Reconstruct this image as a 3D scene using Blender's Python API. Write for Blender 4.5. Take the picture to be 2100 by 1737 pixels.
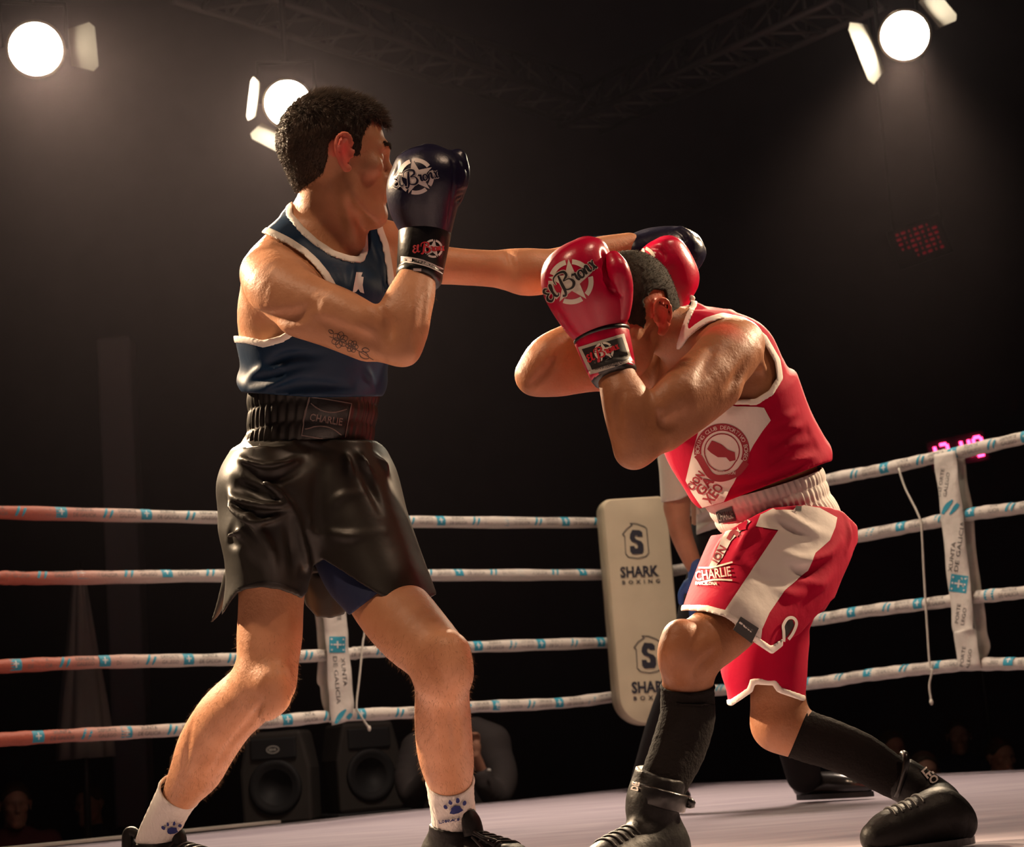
import bpy, bmesh, math, random
import numpy as np
from mathutils import Vector, Matrix
from mathutils.bvhtree import BVHTree
from mathutils.geometry import delaunay_2d_cdt

for _o in list(bpy.data.objects):
    bpy.data.objects.remove(_o)
scene = bpy.context.scene
COL = scene.collection
rng = np.random.default_rng(7)

# ------------------------------------------------------------------ camera
F = 3850.0                      # focal length in pixels of the 2100 x 1737 frame
CX, CY = 1050.0, 868.5
TILT = math.radians(9.64)       # looks slightly up from canvas height
ROLL = math.radians(4.33)
CAM = np.array([0.0, 0.0, 0.265])
fwd = np.array([0.0, math.cos(TILT), math.sin(TILT)])
r0 = np.array([1.0, 0.0, 0.0])
u0 = np.cross(r0, fwd)
# the horizon rises to the right in the picture
right = r0 * math.cos(ROLL) - u0 * math.sin(ROLL)
up = u0 * math.cos(ROLL) + r0 * math.sin(ROLL)
camd = bpy.data.cameras.new('camera')
cam = bpy.data.objects.new('camera', camd)
COL.objects.link(cam)
camd.sensor_fit = 'HORIZONTAL'
camd.sensor_width = 36.0
camd.lens = F / 2100.0 * 36.0
camd.clip_end = 200
camd.clip_start = 0.05
camd.dof.use_dof = True
camd.dof.focus_distance = 3.65
camd.dof.aperture_fstop = 9.0
M4 = Matrix.Identity(4)
for i in range(3):
    M4[i][0] = right[i]; M4[i][1] = up[i]; M4[i][2] = -fwd[i]; M4[i][3] = CAM[i]
cam.matrix_world = M4
scene.camera = cam

# ------------------------------------------------------------------ exposure / world
vs = scene.view_settings
vs.view_transform = 'Standard'
vs.look = 'None'
vs.gamma = 1.0
vs.exposure = 0.15
vs.use_curve_mapping = False
world = bpy.data.worlds.new('hall_dark')
scene.world = world
world.use_nodes = True
world.node_tree.nodes['Background'].inputs[0].default_value = (0.30, 0.24, 0.32, 1)
world.node_tree.nodes['Background'].inputs[1].default_value = 0.05

def P(px, py, d):
    return CAM + right * ((px - CX) / F * d) + up * (-(py - CY) / F * d) + fwd * d
def ray(px, py):
    v = fwd + right * ((px - CX) / F) - up * ((py - CY) / F)
    return v / np.linalg.norm(v)
def proj(w):
    w = np.asarray(w) - CAM
    d = w @ fwd
    return CX + F * (w @ right) / d, CY - F * (w @ up) / d, d
def S(rpx, d):
    return rpx / F * d
def ground(px, py, z=0.0):
    r = ray(px, py)
    return CAM + r * ((z - CAM[2]) / r[2])
def on_plane(px, py, p0, n):
    r = ray(px, py)
    return CAM + r * (np.dot(np.asarray(p0) - CAM, n) / np.dot(r, n))
def nrm(v):
    v = np.asarray(v, float)
    return v / np.linalg.norm(v)

# ------------------------------------------------------------------ ring lights (lamps hang on the overhead truss, out of the picture)
def area_light(name, loc, target, size, power, col):
    l = bpy.data.lights.new(name, 'AREA')
    l.shape = 'DISK'; l.size = size; l.energy = power; l.color = col
    o = bpy.data.objects.new(name, l); COL.objects.link(o)
    o.location = loc
    o.rotation_euler = Vector(np.asarray(target) - np.asarray(loc)).to_track_quat('-Z', 'Y').to_euler()
    return o
def spot_light(name, loc, target, power, col, deg=40, rad=0.1, blend=0.5):
    l = bpy.data.lights.new(name, 'SPOT')
    l.energy = power; l.color = col; l.spot_size = math.radians(deg); l.spot_blend = blend
    l.shadow_soft_size = rad
    o = bpy.data.objects.new(name, l); COL.objects.link(o)
    o.location = loc
    o.rotation_euler = Vector(np.asarray(target) - np.asarray(loc)).to_track_quat('-Z', 'Y').to_euler()
    return o
WARM = (1.0, 0.66, 0.40)
MIDT = np.array([0.0, 3.8, 0.9])
LAMPS = [(72, 100, 8.6), (590, 212, 9.6), (1858, 72, 8.6)]      # the three spotlights seen in the picture
for _i, (_x, _y, _d) in enumerate(LAMPS):
    _p = P(_x, _y, _d)
    _t = np.array([[-0.45, 3.75, 0.95], [-0.45, 3.75, 0.95], [0.75, 3.85, 0.85]][_i])
    spot_light('spotlight_beam', _p + nrm(_t - _p) * 0.16, _t, [3400, 2200, 3000][_i], (1.0, 0.74, 0.48), [34, 34, 15][_i], 0.09, 0.7)
# further lamps of the same rig, outside the picture on both sides of the ring
spot_light('side_spotlight_left', (-4.6, 5.6, 3.6), (-0.5, 3.7, 1.1), 4200, (1.0, 0.72, 0.46), 22, 0.09, 0.6)
spot_light('side_spotlight_right', (4.8, 5.8, 3.8), (0.6, 3.8, 0.9), 2600, (1.0, 0.72, 0.46), 13, 0.09, 0.6)
def truss_lamp(name, loc, target, size, power, col, spread):
    o = area_light(name, loc, target, size, power, col)
    o.data.spread = math.radians(spread)
truss_lamp('ring_light_front_left', (-2.0, 1.8, 4.8), (-0.2, 3.7, 0.9), 0.30, 21, (1.0, 0.68, 0.44), 90)
truss_lamp('ring_light_front_right', (2.3, 2.6, 4.7), (0.2, 3.7, 0.8), 0.30, 14, (1.0, 0.68, 0.46), 90)
truss_lamp('ring_light_overhead', (0.3, 7.2, 5.2), (0.3, 7.4, 0.0), 1.2, 66, (1.0, 0.78, 0.62), 80)
cyc = scene.cycles
cyc.max_bounces = 4; cyc.diffuse_bounces = 2; cyc.glossy_bounces = 2; cyc.transmission_bounces = 1; cyc.volume_bounces = 0
cyc.caustics_reflective = False; cyc.caustics_refractive = False
cyc.use_light_tree = False


# ------------------------------------------------------------------ objects
def setp(o, label=None, cat=None, group=None, kind=None):
    if label: o['label'] = label
    if cat: o['category'] = cat
    if group: o['group'] = group
    if kind: o['kind'] = kind
    return o
def mesh_obj(name, V, Fc, mat, parent=None, smooth=True):
    me = bpy.data.meshes.new(name)
    V = np.asarray(V, np.float32)
    if isinstance(Fc, np.ndarray) and Fc.ndim == 2:
        n, k = Fc.shape
        me.vertices.add(len(V)); me.vertices.foreach_set('co', V.ravel())
        me.loops.add(n * k); me.loops.foreach_set('vertex_index', Fc.astype(np.int32).ravel())
        me.polygons.add(n)
        me.polygons.foreach_set('loop_start', np.arange(0, n * k, k, dtype=np.int32))
        me.polygons.foreach_set('loop_total', np.full(n, k, np.int32))
        me.update(calc_edges=True)
    else:
        me.from_pydata([tuple(map(float, v)) for v in V], [], [tuple(map(int, f)) for f in Fc])
        me.update()
    if smooth:
        me.polygons.foreach_set('use_smooth', np.ones(len(me.polygons), bool))
    o = bpy.data.objects.new(name, me)
    if mat is not None:
        for m in (mat if isinstance(mat, (list, tuple)) else [mat]):
            me.materials.append(m)
    COL.objects.link(o)
    if parent is not None:
        put_under(o, parent)
    return o
def put_under(o, parent):
    o.parent = parent
    o.matrix_parent_inverse = Matrix.Translation(-Vector(parent.location)) if parent.parent is None else Matrix.Identity(4)
def empty(name, loc):
    o = bpy.data.objects.new(name, None)
    o.empty_display_size = 0.1
    o.location = Vector([float(x) for x in loc])
    COL.objects.link(o)
    return o

# ------------------------------------------------------------------ materials
MATS = {}
def mat(name, col, rough=0.6, metal=0.0, noise=0.0, nscale=20.0, bump=0.0, bscale=60.0, sss=0.0, sheen=0.0, coat=0.0,
        emit=None, estr=0.0, spec=0.5, col2=None, stretch=None):
    m = bpy.data.materials.new(name)
    m.use_nodes = True
    nt = m.node_tree; N = nt.nodes; L = nt.links
    b = N['Principled BSDF']
    b.inputs['Base Color'].default_value = (*col, 1)
    b.inputs['Roughness'].default_value = rough
    b.inputs['Metallic'].default_value = metal
    b.inputs['Specular IOR Level'].default_value = spec
    if sss:
        b.inputs['Subsurface Weight'].default_value = sss
        b.inputs['Subsurface Radius'].default_value = (0.012, 0.004, 0.002)
        b.inputs['Subsurface Scale'].default_value = 1.0
    if sheen:
        b.inputs['Sheen Weight'].default_value = sheen
    if coat:
        b.inputs['Coat Weight'].default_value = coat
        b.inputs['Coat Roughness'].default_value = 0.18
    if emit:
        b.inputs['Emission Color'].default_value = (*emit, 1)
        b.inputs['Emission Strength'].default_value = estr
    if noise or bump:
        tc = N.new('ShaderNodeTexCoord')
        src = tc.outputs['Object']
        if stretch:
            mp = N.new('ShaderNodeMapping'); mp.inputs['Scale'].default_value = stretch
            L.new(src, mp.inputs['Vector']); src = mp.outputs['Vector']
    if noise:
        n = N.new('ShaderNodeTexNoise'); n.inputs['Scale'].default_value = nscale; n.inputs['Detail'].default_value = 5
        L.new(src, n.inputs['Vector'])
        r = N.new('ShaderNodeValToRGB')
        c2 = col2 if col2 else tuple(min(1, c * (1 + noise)) for c in col)
        c1 = col if col2 else tuple(c * (1 - noise) for c in col)
        r.color_ramp.elements[0].position = 0.3; r.color_ramp.elements[1].position = 0.7
        r.color_ramp.elements[0].color = (*c1, 1); r.color_ramp.elements[1].color = (*c2, 1)
        L.new(n.outputs['Fac'], r.inputs['Fac']); L.new(r.outputs['Color'], b.inputs['Base Color'])
    if bump:
        n2 = N.new('ShaderNodeTexNoise'); n2.inputs['Scale'].default_value = bscale; n2.inputs['Detail'].default_value = 6
        L.new(src, n2.inputs['Vector'])
        bp = N.new('ShaderNodeBump'); bp.inputs['Strength'].default_value = bump; bp.inputs['Distance'].default_value = 0.01
        L.new(n2.outputs['Fac'], bp.inputs['Height']); L.new(bp.outputs['Normal'], b.inputs['Normal'])
    MATS[name] = m
    return m

# ------------------------------------------------------------------ implicit sculpting (continuous bodies, cloth, leather)
def rc(p1, ra, p2, rb):
    p1 = np.asarray(p1, float); p2 = np.asarray(p2, float)
    ba = p2 - p1; bb = max(float(ba @ ba), 1e-12)
    def f(X, Y, Z):
        x = X - p1[0]; y = Y - p1[1]; z = Z - p1[2]
        t = np.clip((x * ba[0] + y * ba[1] + z * ba[2]) / bb, 0, 1)
        return np.sqrt((x - t * ba[0]) ** 2 + (y - t * ba[1]) ** 2 + (z - t * ba[2]) ** 2) - (ra + (rb - ra) * t)
    r = max(ra, rb)
    return f, np.minimum(p1 - ra, p2 - rb), np.maximum(p1 + ra, p2 + rb)
def catmull(A, n):
    A = np.asarray(A, float)
    Pd = np.vstack([2 * A[0] - A[1], A, 2 * A[-1] - A[-2]])
    out = []
    for i in range(len(A) - 1):
        a, b, c, d = Pd[i], Pd[i + 1], Pd[i + 2], Pd[i + 3]
        for k in range(n):
            t = k / n
            out.append(0.5 * (2 * b + (c - a) * t + (2 * a - 5 * b + 4 * c - d) * t * t + (3 * b - a - 3 * c + d) * t ** 3))
    out.append(A[-1])
    return np.array(out)
def chain_w(pts, rad, n=4):
    A = np.hstack([np.asarray(pts, float), np.asarray(rad, float)[:, None]])
    if len(A) > 2: A = catmull(A, n)
    segs = [rc(A[i, :3], A[i, 3], A[i + 1, :3], A[i + 1, 3])[0] for i in range(len(A) - 1)]
    def f(X, Y, Z):
        d = segs[0](X, Y, Z)
        for s in segs[1:]:
            np.minimum(d, s(X, Y, Z), out=d)
        return d
    lo = (A[:, :3] - A[:, 3:]).min(0); hi = (A[:, :3] + A[:, 3:]).max(0)
    return f, lo, hi
def chain(L, n=4):
    """L: (px, py, depth, radius_px)"""
    return chain_w([P(a, b, d) for a, b, d, r in L], [S(r, d) for a, b, d, r in L], n)
def ell(c, axes, rad):
    c = np.asarray(c, float); A = np.asarray(axes, float); rad = np.asarray(rad, float)
    def f(X, Y, Z):
        x = X - c[0]; y = Y - c[1]; z = Z - c[2]
        q0 = 0; q1 = 0
        for i in range(3):
            l = (x * A[i, 0] + y * A[i, 1] + z * A[i, 2])
            q0 = q0 + (l / rad[i]) ** 2
            q1 = q1 + (l / rad[i] ** 2) ** 2
        q0 = np.sqrt(q0); q1 = np.sqrt(q1) + 1e-9
        return np.where(q0 < 1e-3, -rad.min(), q0 * (q0 - 1) / q1)
    ext = np.sqrt(((A * rad[:, None]) ** 2).sum(0))
    return f, c - ext, c + ext
def loft(C, U, Vv, a, b, axis=None, n=8):
    """elliptical sections: centres C, half axes a along U and b along Vv"""
    C = np.asarray(C, float); m = len(C)
    A = axis if axis is not None else nrm(C[-1] - C[0])
    s = C @ A
    if s[-1] < s[0]:
        C = C[::-1]; U = U[::-1]; Vv = Vv[::-1]; a = a[::-1]; b = b[::-1]; s = s[::-1]
    T = np.hstack([s[:, None], C, np.asarray(U), np.asarray(Vv), np.asarray(a)[:, None], np.asarray(b)[:, None]])
    if m > 2: T = catmull(T, n)
    ss = np.maximum.accumulate(T[:, 0] + np.arange(len(T)) * 1e-7)
    T[:, 10:] = np.maximum(T[:, 10:], 0.002)
    NT = 1500
    sq = np.linspace(ss[0], ss[-1], NT)
    TB_ = [np.interp(sq, ss, T[:, k]).astype(np.float32) for k in range(T.shape[1])]
    def f(X, Y, Z):
        sp = X * A[0] + Y * A[1] + Z * A[2]
        sc = np.clip(sp, ss[0], ss[-1])
        ii = ((sc - ss[0]) * ((NT - 1) / (ss[-1] - ss[0])) + .5).astype(np.int32)
        g = lambda k: TB_[k][ii]
        x = X - g(1); y = Y - g(2); z = Z - g(3)
        lu = x * g(4) + y * g(5) + z * g(6)
        lv = x * g(7) + y * g(8) + z * g(9)
        aa = g(10); bb = g(11)
        q0 = np.sqrt((lu / aa) ** 2 + (lv / bb) ** 2); q1 = np.sqrt((lu / aa ** 2) ** 2 + (lv / bb ** 2) ** 2) + 1e-6
        d = np.where(q0 < 0.05, -np.minimum(aa, bb), q0 * (q0 - 1) / q1)
        e = np.abs(sp - sc)
        return np.where(e > 1e-9, np.where(d > 0, np.sqrt(np.maximum(d, 0) ** 2 + e ** 2), e), d)
    R = np.maximum(T[:, 10], T[:, 11])[:, None]
    return f, (T[:, 1:4] - R).min(0), (T[:, 1:4] + R).max(0)
def section_axes(yaw):
    """lateral / front axes of a section that faces the camera turned by yaw to picture right"""
    c, s = math.cos(math.radians(yaw)), math.sin(math.radians(yaw))
    h = nrm(np.array([right[0], right[1], 0.0])); v = np.array([-h[1], h[0], 0.0])
    return h * c + v * s, h * s - v * c
def body_loft(L, axis=None):
    """L: (px, py, depth, half_lateral_m, half_front_m, yaw)"""
    C = [P(*l[:3]) for l in L]
    ax = [section_axes(l[5]) for l in L]
    return loft(C, [x[0] for x in ax], [x[1] for x in ax], [l[3] for l in L], [l[4] for l in L], axis)
def edge_loft(L, tilt=0.0):
    """L: (xl, yl, xr, yr, depth, half_depth_m): outline pairs in the picture, own depth"""
    C = []; U = []; Vv = []; a = []; b = []
    pa = np.array([[(l[0] + l[2]) / 2, (l[1] + l[3]) / 2] for l in L])
    for l in L:
        d = l[4]
        p0 = P(l[0], l[1], d); p1 = P(l[2], l[3], d)
        C.append((p0 + p1) / 2)
        a.append(np.linalg.norm(p1 - p0) / 2); b.append(l[5])
    A = nrm(C[-1] - C[0])
    for l in L:
        u = nrm(P(l[2], l[3], l[4]) - P(l[0], l[1], l[4]))
        u = nrm(u - A * (u @ A)); U.append(u); Vv.append(nrm(np.cross(u, A)))
    return loft(C, U, Vv, a, b, A)
def smin(a, b, k):
    if k <= 0: return np.minimum(a, b)
    h = np.maximum(k - np.abs(a - b), 0) / k
    return np.minimum(a, b) - h * h * k * 0.25

class Sculpt:
    def __init__(s): s.ops = []
    def add(s, prim, k=0.02, op='u'):
        s.ops.append((prim[0], prim[1], prim[2], k, op)); return s
    def sub(s, prim, k=0.01): return s.add(prim, k, 's')
    def field(s, h, pad=0.03, extra=None):
        ops = s.ops + (extra.ops if extra else [])
        lo = np.min([o[1] for o in ops if o[4] == 'u'], 0) - pad
        hi = np.max([o[2] for o in ops if o[4] == 'u'], 0) + pad
        fl = Field(lo, hi, h)
        for o in ops: fl.apply(*o)
        return fl
class Field:
    def __init__(s, lo, hi, h):
        s.lo = np.asarray(lo, float); s.h = h
        n = np.ceil((np.asarray(hi) - s.lo) / h).astype(int) + 1
        s.n = n
        s.ax = [(s.lo[i] + h * np.arange(n[i])).astype(np.float32) for i in range(3)]
        s.D = np.full(n, 1.0, np.float32)
    def win(s, lo, hi):
        a = np.clip(np.floor((lo - s.lo) / s.h).astype(int), 0, s.n); b = np.clip(np.ceil((hi - s.lo) / s.h).astype(int) + 1, 0, s.n)
        return tuple(slice(a[i], b[i]) for i in range(3))
    def xyz(s, sl=(slice(None),) * 3):
        return s.ax[0][sl[0]][:, None, None], s.ax[1][sl[1]][None, :, None], s.ax[2][sl[2]][None, None, :]
    def apply(s, f, lo, hi, k=0.0, op='u'):
        pad = k + 0.025
        sl = s.win(np.asarray(lo) - pad, np.asarray(hi) + pad)
        if any(x.stop <= x.start for x in sl): return
        d = f(*s.xyz(sl)).astype(np.float32)
        A = s.D[sl]
        if op == 'u': s.D[sl] = smin(A, d, k)
        else: s.D[sl] = -smin(-A, d, k)
    def pix(s):
        X, Y, Z = s.xyz()
        x = X - CAM[0]; y = Y - CAM[1]; z = Z - CAM[2]
        d = x * fwd[0] + y * fwd[1] + z * fwd[2]
        u = CX + F * (x * right[0] + y * right[1] + z * right[2]) / d
        v = CY - F * (x * up[0] + y * up[1] + z * up[2]) / d
        return u.astype(np.float32), v.astype(np.float32), d.astype(np.float32)
    def sample(s, p):
        i = np.clip(np.round((np.asarray(p) - s.lo) / s.h).astype(int), 0, s.n - 1)
        return s.D[tuple(i.T)] if i.ndim == 2 else s.D[tuple(i)]
    def hit(s, px, py, d0=2.6, d1=5.0):
        dd = np.arange(d0, d1, 0.002)
        v = fwd + right * ((px - CX) / F) - up * ((py - CY) / F)
        p = CAM + v[None] * dd[:, None]
        val = s.sample(p)
        ins = np.all((p > s.lo) & (p < s.lo + s.h * (s.n - 1)), 1)
        w = np.where((val < 0) & ins)[0]
        if len(w) == 0: return None
        q = p[w[0]]
        e = 2 * s.h
        g = np.array([float(s.sample(q + e * ax) - s.sample(q - e * ax)) for ax in np.eye(3)])
        return q, (g / (np.linalg.norm(g) + 1e-9))
    def ridge(s, pts, r_px, bulge, k=0.015, op='u', n=4, d1=5.0):
        """a fold along a line seen on the surface: r_px may be one number or one per point"""
        Q = []; R = []
        if np.isscalar(r_px): r_px = [r_px] * len(pts)
        if np.isscalar(bulge):
            bulge = [bulge] * len(pts); bulge[0] = -bulge[0] * .6; bulge[-1] = -bulge[-1] * .6
        for (x, y), r, bu in zip(pts, r_px, bulge):
            hh = s.hit(x, y, d1=d1)
            if hh is None: continue
            q, g = hh
            dd = (q - CAM) @ fwd
            rr = S(r, dd)
            Q.append(q - g * (rr - bu) if op == 'u' else q + g * (rr - bu)); R.append(rr)
        if len(Q) < 2: return
        f, lo, hi = chain_w(Q, R, n)
        s.apply(f, lo, hi, k, op)
    def poly_px(s, poly):
        """signed distance (m) to a picture-outline prism, negative inside"""
        u, v, d = s.pix()
        return (poly_sdf(u, v, poly) * d / F).astype(np.float32)
    def mesh(s):
        D = s.D; Sg = D < 0
        c = np.zeros(np.array(D.shape) - 1, np.uint8)
        for i in (0, 1):
            for j in (0, 1):
                for k in (0, 1):
                    c += Sg[i:D.shape[0] - 1 + i, j:D.shape[1] - 1 + j, k:D.shape[2] - 1 + k]
        act = (c > 0) & (c < 8)
        idx = np.argwhere(act)
        vid = np.full(act.shape, -1, np.int32); vid[act] = np.arange(len(idx))
        pos = np.zeros((len(idx), 3)); cnt = np.zeros(len(idx))
        cor = [(i, j, k) for i in (0, 1) for j in (0, 1) for k in (0, 1)]
        val = {q: D[idx[:, 0] + q[0], idx[:, 1] + q[1], idx[:, 2] + q[2]] for q in cor}
        for q in cor:
            for ax in range(3):
                if q[ax] == 0:
                    q2 = list(q); q2[ax] = 1; q2 = tuple(q2)
                    a, b = val[q], val[q2]
                    m = (a < 0) != (b < 0)
                    t = a[m] / (a[m] - b[m])
                    base = np.tile(np.array(q, float), (m.sum(), 1)); base[:, ax] = t
                    pos[m] += base; cnt[m] += 1
        V = s.lo + (idx + pos / cnt[:, None]) * s.h
        faces = []
        for ax in range(3):
            o = [slice(1, -1)] * 3
            o[ax] = slice(0, D.shape[ax] - 1)
            lo_ = tuple(o); o2 = list(o); o2[ax] = slice(1, D.shape[ax]); hi_ = tuple(o2)
            A = Sg[lo_]; B = Sg[hi_]
            ch = np.argwhere(A != B)
            if len(ch) == 0: continue
            inside_first = A[tuple(ch.T)]
            e = ch.copy()
            b1, b2 = (ax + 1) % 3, (ax + 2) % 3
            e[:, b1] += 1; e[:, b2] += 1
            def cell(d1, d2):
                q = e.copy(); q[:, b1] += d1; q[:, b2] += d2
                return vid[tuple(q.T)]
            quad = np.stack([cell(-1, -1), cell(0, -1), cell(0, 0), cell(-1, 0)], 1)
            quad[~inside_first] = quad[~inside_first][:, ::-1]
            faces.append(quad)
        Fq = np.vstack(faces)
        Fq = Fq[(Fq >= 0).all(1)]
        return V, Fq
def poly_sdf(u, v, poly):
    Q = np.asarray(poly, float)
    best = None; inside = np.zeros(np.broadcast(u, v).shape, bool)
    n = len(Q)
    for i in range(n):
        a = Q[i]; b = Q[(i + 1) % n]
        e = b - a
        wx = u - a[0]; wy = v - a[1]
        t = np.clip((wx * e[0] + wy * e[1]) / (e @ e), 0, 1)
        d = (wx - e[0] * t) ** 2 + (wy - e[1] * t) ** 2
        best = d if best is None else np.minimum(best, d)
        c = ((a[1] <= v) & (b[1] > v)) | ((b[1] <= v) & (a[1] > v))
        if e[1] != 0:
            xi = a[0] + (v - a[1]) / e[1] * e[0]
            inside ^= c & (u < xi)
    d = np.sqrt(best)
    return np.where(inside, -d, d)
def poly_fast(u, v, poly, res=0.5, pad=60):
    """poly_sdf through a finely sampled table"""
    Q = np.asarray(poly, float); lo = Q.min(0) - pad; hi = Q.max(0) + pad
    gx = np.arange(lo[0], hi[0], res); gy = np.arange(lo[1], hi[1], res)
    T = poly_sdf(gx[:, None].astype(np.float32), gy[None, :].astype(np.float32), poly).astype(np.float32)
    i = np.clip(((u - lo[0]) / res + .5).astype(np.int32), 0, len(gx) - 1); j = np.clip(((v - lo[1]) / res + .5).astype(np.int32), 0, len(gy) - 1)
    return T.ravel()[i * len(gy) + j]
def smooth_mesh(V, Fq, it=1, lam=0.5):
    V = np.array(V, float)
    n = len(V)
    E = np.vstack([Fq[:, [0, 1]], Fq[:, [1, 2]], Fq[:, [2, 3]], Fq[:, [3, 0]]])
    I = np.concatenate([E[:, 0], E[:, 1]]); J = np.concatenate([E[:, 1], E[:, 0]])
    cnt = np.maximum(np.bincount(I, minlength=n), 1)
    for _ in range(it):
        acc = np.stack([np.bincount(I, V[J, k], minlength=n) for k in range(3)], 1)
        V = V + lam * (acc / cnt[:, None] - V)
    return V
SURF = {}
def sculpt_obj(name, fl, m, parent=None, it=1, key=None):
    V, Fq = fl.mesh()
    if it: V = smooth_mesh(V, Fq, it)
    o = mesh_obj(name, V, Fq, m, parent)
    if key: SURF[key] = BVHTree.FromPolygons([Vector(v) for v in V], Fq.tolist())
    return o

# ------------------------------------------------------------------ swept tubes, prints
def tube(pts, rad, n=10, caps=True, sub=0, flat=None):
    A = np.asarray(pts, float)
    rad = np.full(len(A), rad, float) if np.isscalar(rad) else np.asarray(rad, float)
    if sub and len(A) > 2:
        T = catmull(np.hstack([A, rad[:, None]]), sub); A = T[:, :3]; rad = T[:, 3]
    V = []; Fc = []
    t0 = nrm(A[1] - A[0])
    ref = np.array([0, 0, 1.0]) if abs(t0[2]) < 0.9 else np.array([1.0, 0, 0])
    u = nrm(np.cross(t0, ref))
    for i in range(len(A)):
        t = nrm(A[min(i + 1, len(A) - 1)] - A[max(i - 1, 0)])
        u = nrm(u - t * (u @ t)); w = np.cross(t, u)
        for k in range(n):
            a = 2 * math.pi * k / n
            V.append(A[i] + (u * math.cos(a) + w * math.sin(a)) * rad[i])
    for i in range(len(A) - 1):
        for k in range(n):
            k2 = (k + 1) % n
            Fc.append((i * n + k, i * n + k2, (i + 1) * n + k2, (i + 1) * n + k))
    if caps:
        Fc.append(tuple(range(n))[::-1]); Fc.append(tuple((len(A) - 1) * n + k for k in range(n)))
    return V, Fc
def join(*parts):
    V = []; Fc = []
    for v, f in parts:
        o = len(V); V += list(v); Fc += [tuple(i + o for i in q) for q in f]
    return V, Fc
def box(c, ax, half):
    """box from centre, 3 axes, half sizes"""
    c = np.asarray(c, float)
    V = []
    for i in (-1, 1):
        for j in (-1, 1):
            for k in (-1, 1):
                V.append(c + ax[0] * half[0] * i + ax[1] * half[1] * j + ax[2] * half[2] * k)
    Fc = [(0, 1, 3, 2), (4, 6, 7, 5), (0, 4, 5, 1), (2, 3, 7, 6), (0, 2, 6, 4), (1, 5, 7, 3)]
    return V, Fc
def bevel_obj(o, w, seg=2):
    b = o.modifiers.new('bevel', 'BEVEL'); b.width = w; b.segments = seg; b.limit_method = 'ANGLE'
    return o

# 2-D shapes (lists of verts, faces) for prints -----------------------
def shape_poly(poly, step):
    """filled polygon, triangulated with inner points so that it can follow a curved surface"""
    Q = np.asarray(poly, float)
    B = []
    for i in range(len(Q)):
        a, b = Q[i], Q[(i + 1) % len(Q)]
        n = max(1, int(np.linalg.norm(b - a) / step))
        for k in range(n): B.append(a + (b - a) * k / n)
    B = np.array(B)
    lo, hi = B.min(0), B.max(0)
    gx, gy = np.meshgrid(np.arange(lo[0] + step / 2, hi[0], step), np.arange(lo[1] + step / 2, hi[1], step))
    g = np.stack([gx.ravel(), gy.ravel()], 1)
    if len(g):
        sd = poly_sdf(g[:, 0], g[:, 1], Q)
        g = g[sd < -step * 0.35]
    allp = [Vector(p) for p in B] + [Vector(p) for p in g]
    n = len(B)
    r = delaunay_2d_cdt(allp, [(i, (i + 1) % n) for i in range(n)], [], 1, 1e-6)
    return [tuple(v) for v in r[0]], [tuple(f) for f in r[2]]
def shape_strip(pts, w, sub=6):
    """variable width pen stroke"""
    A = np.asarray(pts, float)
    w = np.full(len(A), w, float) if np.isscalar(w) else np.asarray(w, float)
    T = np.hstack([A, w[:, None]])
    if len(A) > 2 and sub: T = catmull(T, sub)
    else:
        T = np.vstack([T[i] + (T[i + 1] - T[i]) * t for i in range(len(T) - 1) for t in (np.linspace(0, 1, 9) if i == len(T) - 2 else np.linspace(0, 1, 9)[:-1])])
    V = []; Fc = []
    for i in range(len(T)):
        t = T[min(i + 1, len(T) - 1), :2] - T[max(i - 1, 0), :2]
        t = t / (np.linalg.norm(t) + 1e-9); nn = np.array([-t[1], t[0]])
        V += [tuple(T[i, :2] + nn * T[i, 2] / 2), tuple(T[i, :2] - nn * T[i, 2] / 2)]
        if i: Fc.append((2 * i - 2, 2 * i - 1, 2 * i + 1, 2 * i))
    return V, Fc
def shape_arc(c, r0_, r1_, a0, a1, n=14):
    V = []; Fc = []
    for i in range(n + 1):
        a = math.radians(a0 + (a1 - a0) * i / n)
        V += [(c[0] + r0_ * math.cos(a), c[1] + r0_ * math.sin(a)), (c[0] + r1_ * math.cos(a), c[1] + r1_ * math.sin(a))]
        if i: Fc.append((2 * i - 2, 2 * i - 1, 2 * i + 1, 2 * i))
    return V, Fc
_TXT = {}
def shape_text(s, size=1.0, bold=0.0, shear=0.0, space=1.0, width=None, maxlen=None):
    """text centred on the origin, baseline-centred, x right, y up"""
    cu = bpy.data.curves.new('txt', 'FONT')
    cu.body = s; cu.size = size; cu.align_x = 'CENTER'; cu.align_y = 'CENTER'
    cu.shear = shear; cu.space_character = space; cu.offset = bold; cu.resolution_u = 2
    ob = bpy.data.objects.new('txt', cu); COL.objects.link(ob)
    dg = bpy.context.evaluated_depsgraph_get(); dg.update()
    me = bpy.data.meshes.new_from_object(ob.evaluated_get(dg))
    bm = bmesh.new(); bm.from_mesh(me)
    bmesh.ops.triangulate(bm, faces=bm.faces)
    ml = maxlen or size * 0.35
    for _ in range(3):
        e = [x for x in bm.edges if x.calc_length() > ml]
        if not e: break
        bmesh.ops.subdivide_edges(bm, edges=e, cuts=1)
        bmesh.ops.triangulate(bm, faces=bm.faces)
    V = np.array([(v.co.x, v.co.y) for v in bm.verts]) if len(bm.verts) else np.zeros((0, 2))
    bm.verts.index_update()
    Fc = [tuple(v.index for v in f.verts) for f in bm.faces]
    bm.free()
    bpy.data.objects.remove(ob); bpy.data.curves.remove(cu); bpy.data.meshes.remove(me)
    if len(V):
        c = (V.min(0) + V.max(0)) / 2; V = V - c
        if width: V[:, 0] *= width / max(1e-6, np.ptp(V[:, 0]))
    return [tuple(v) for v in V], Fc
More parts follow.
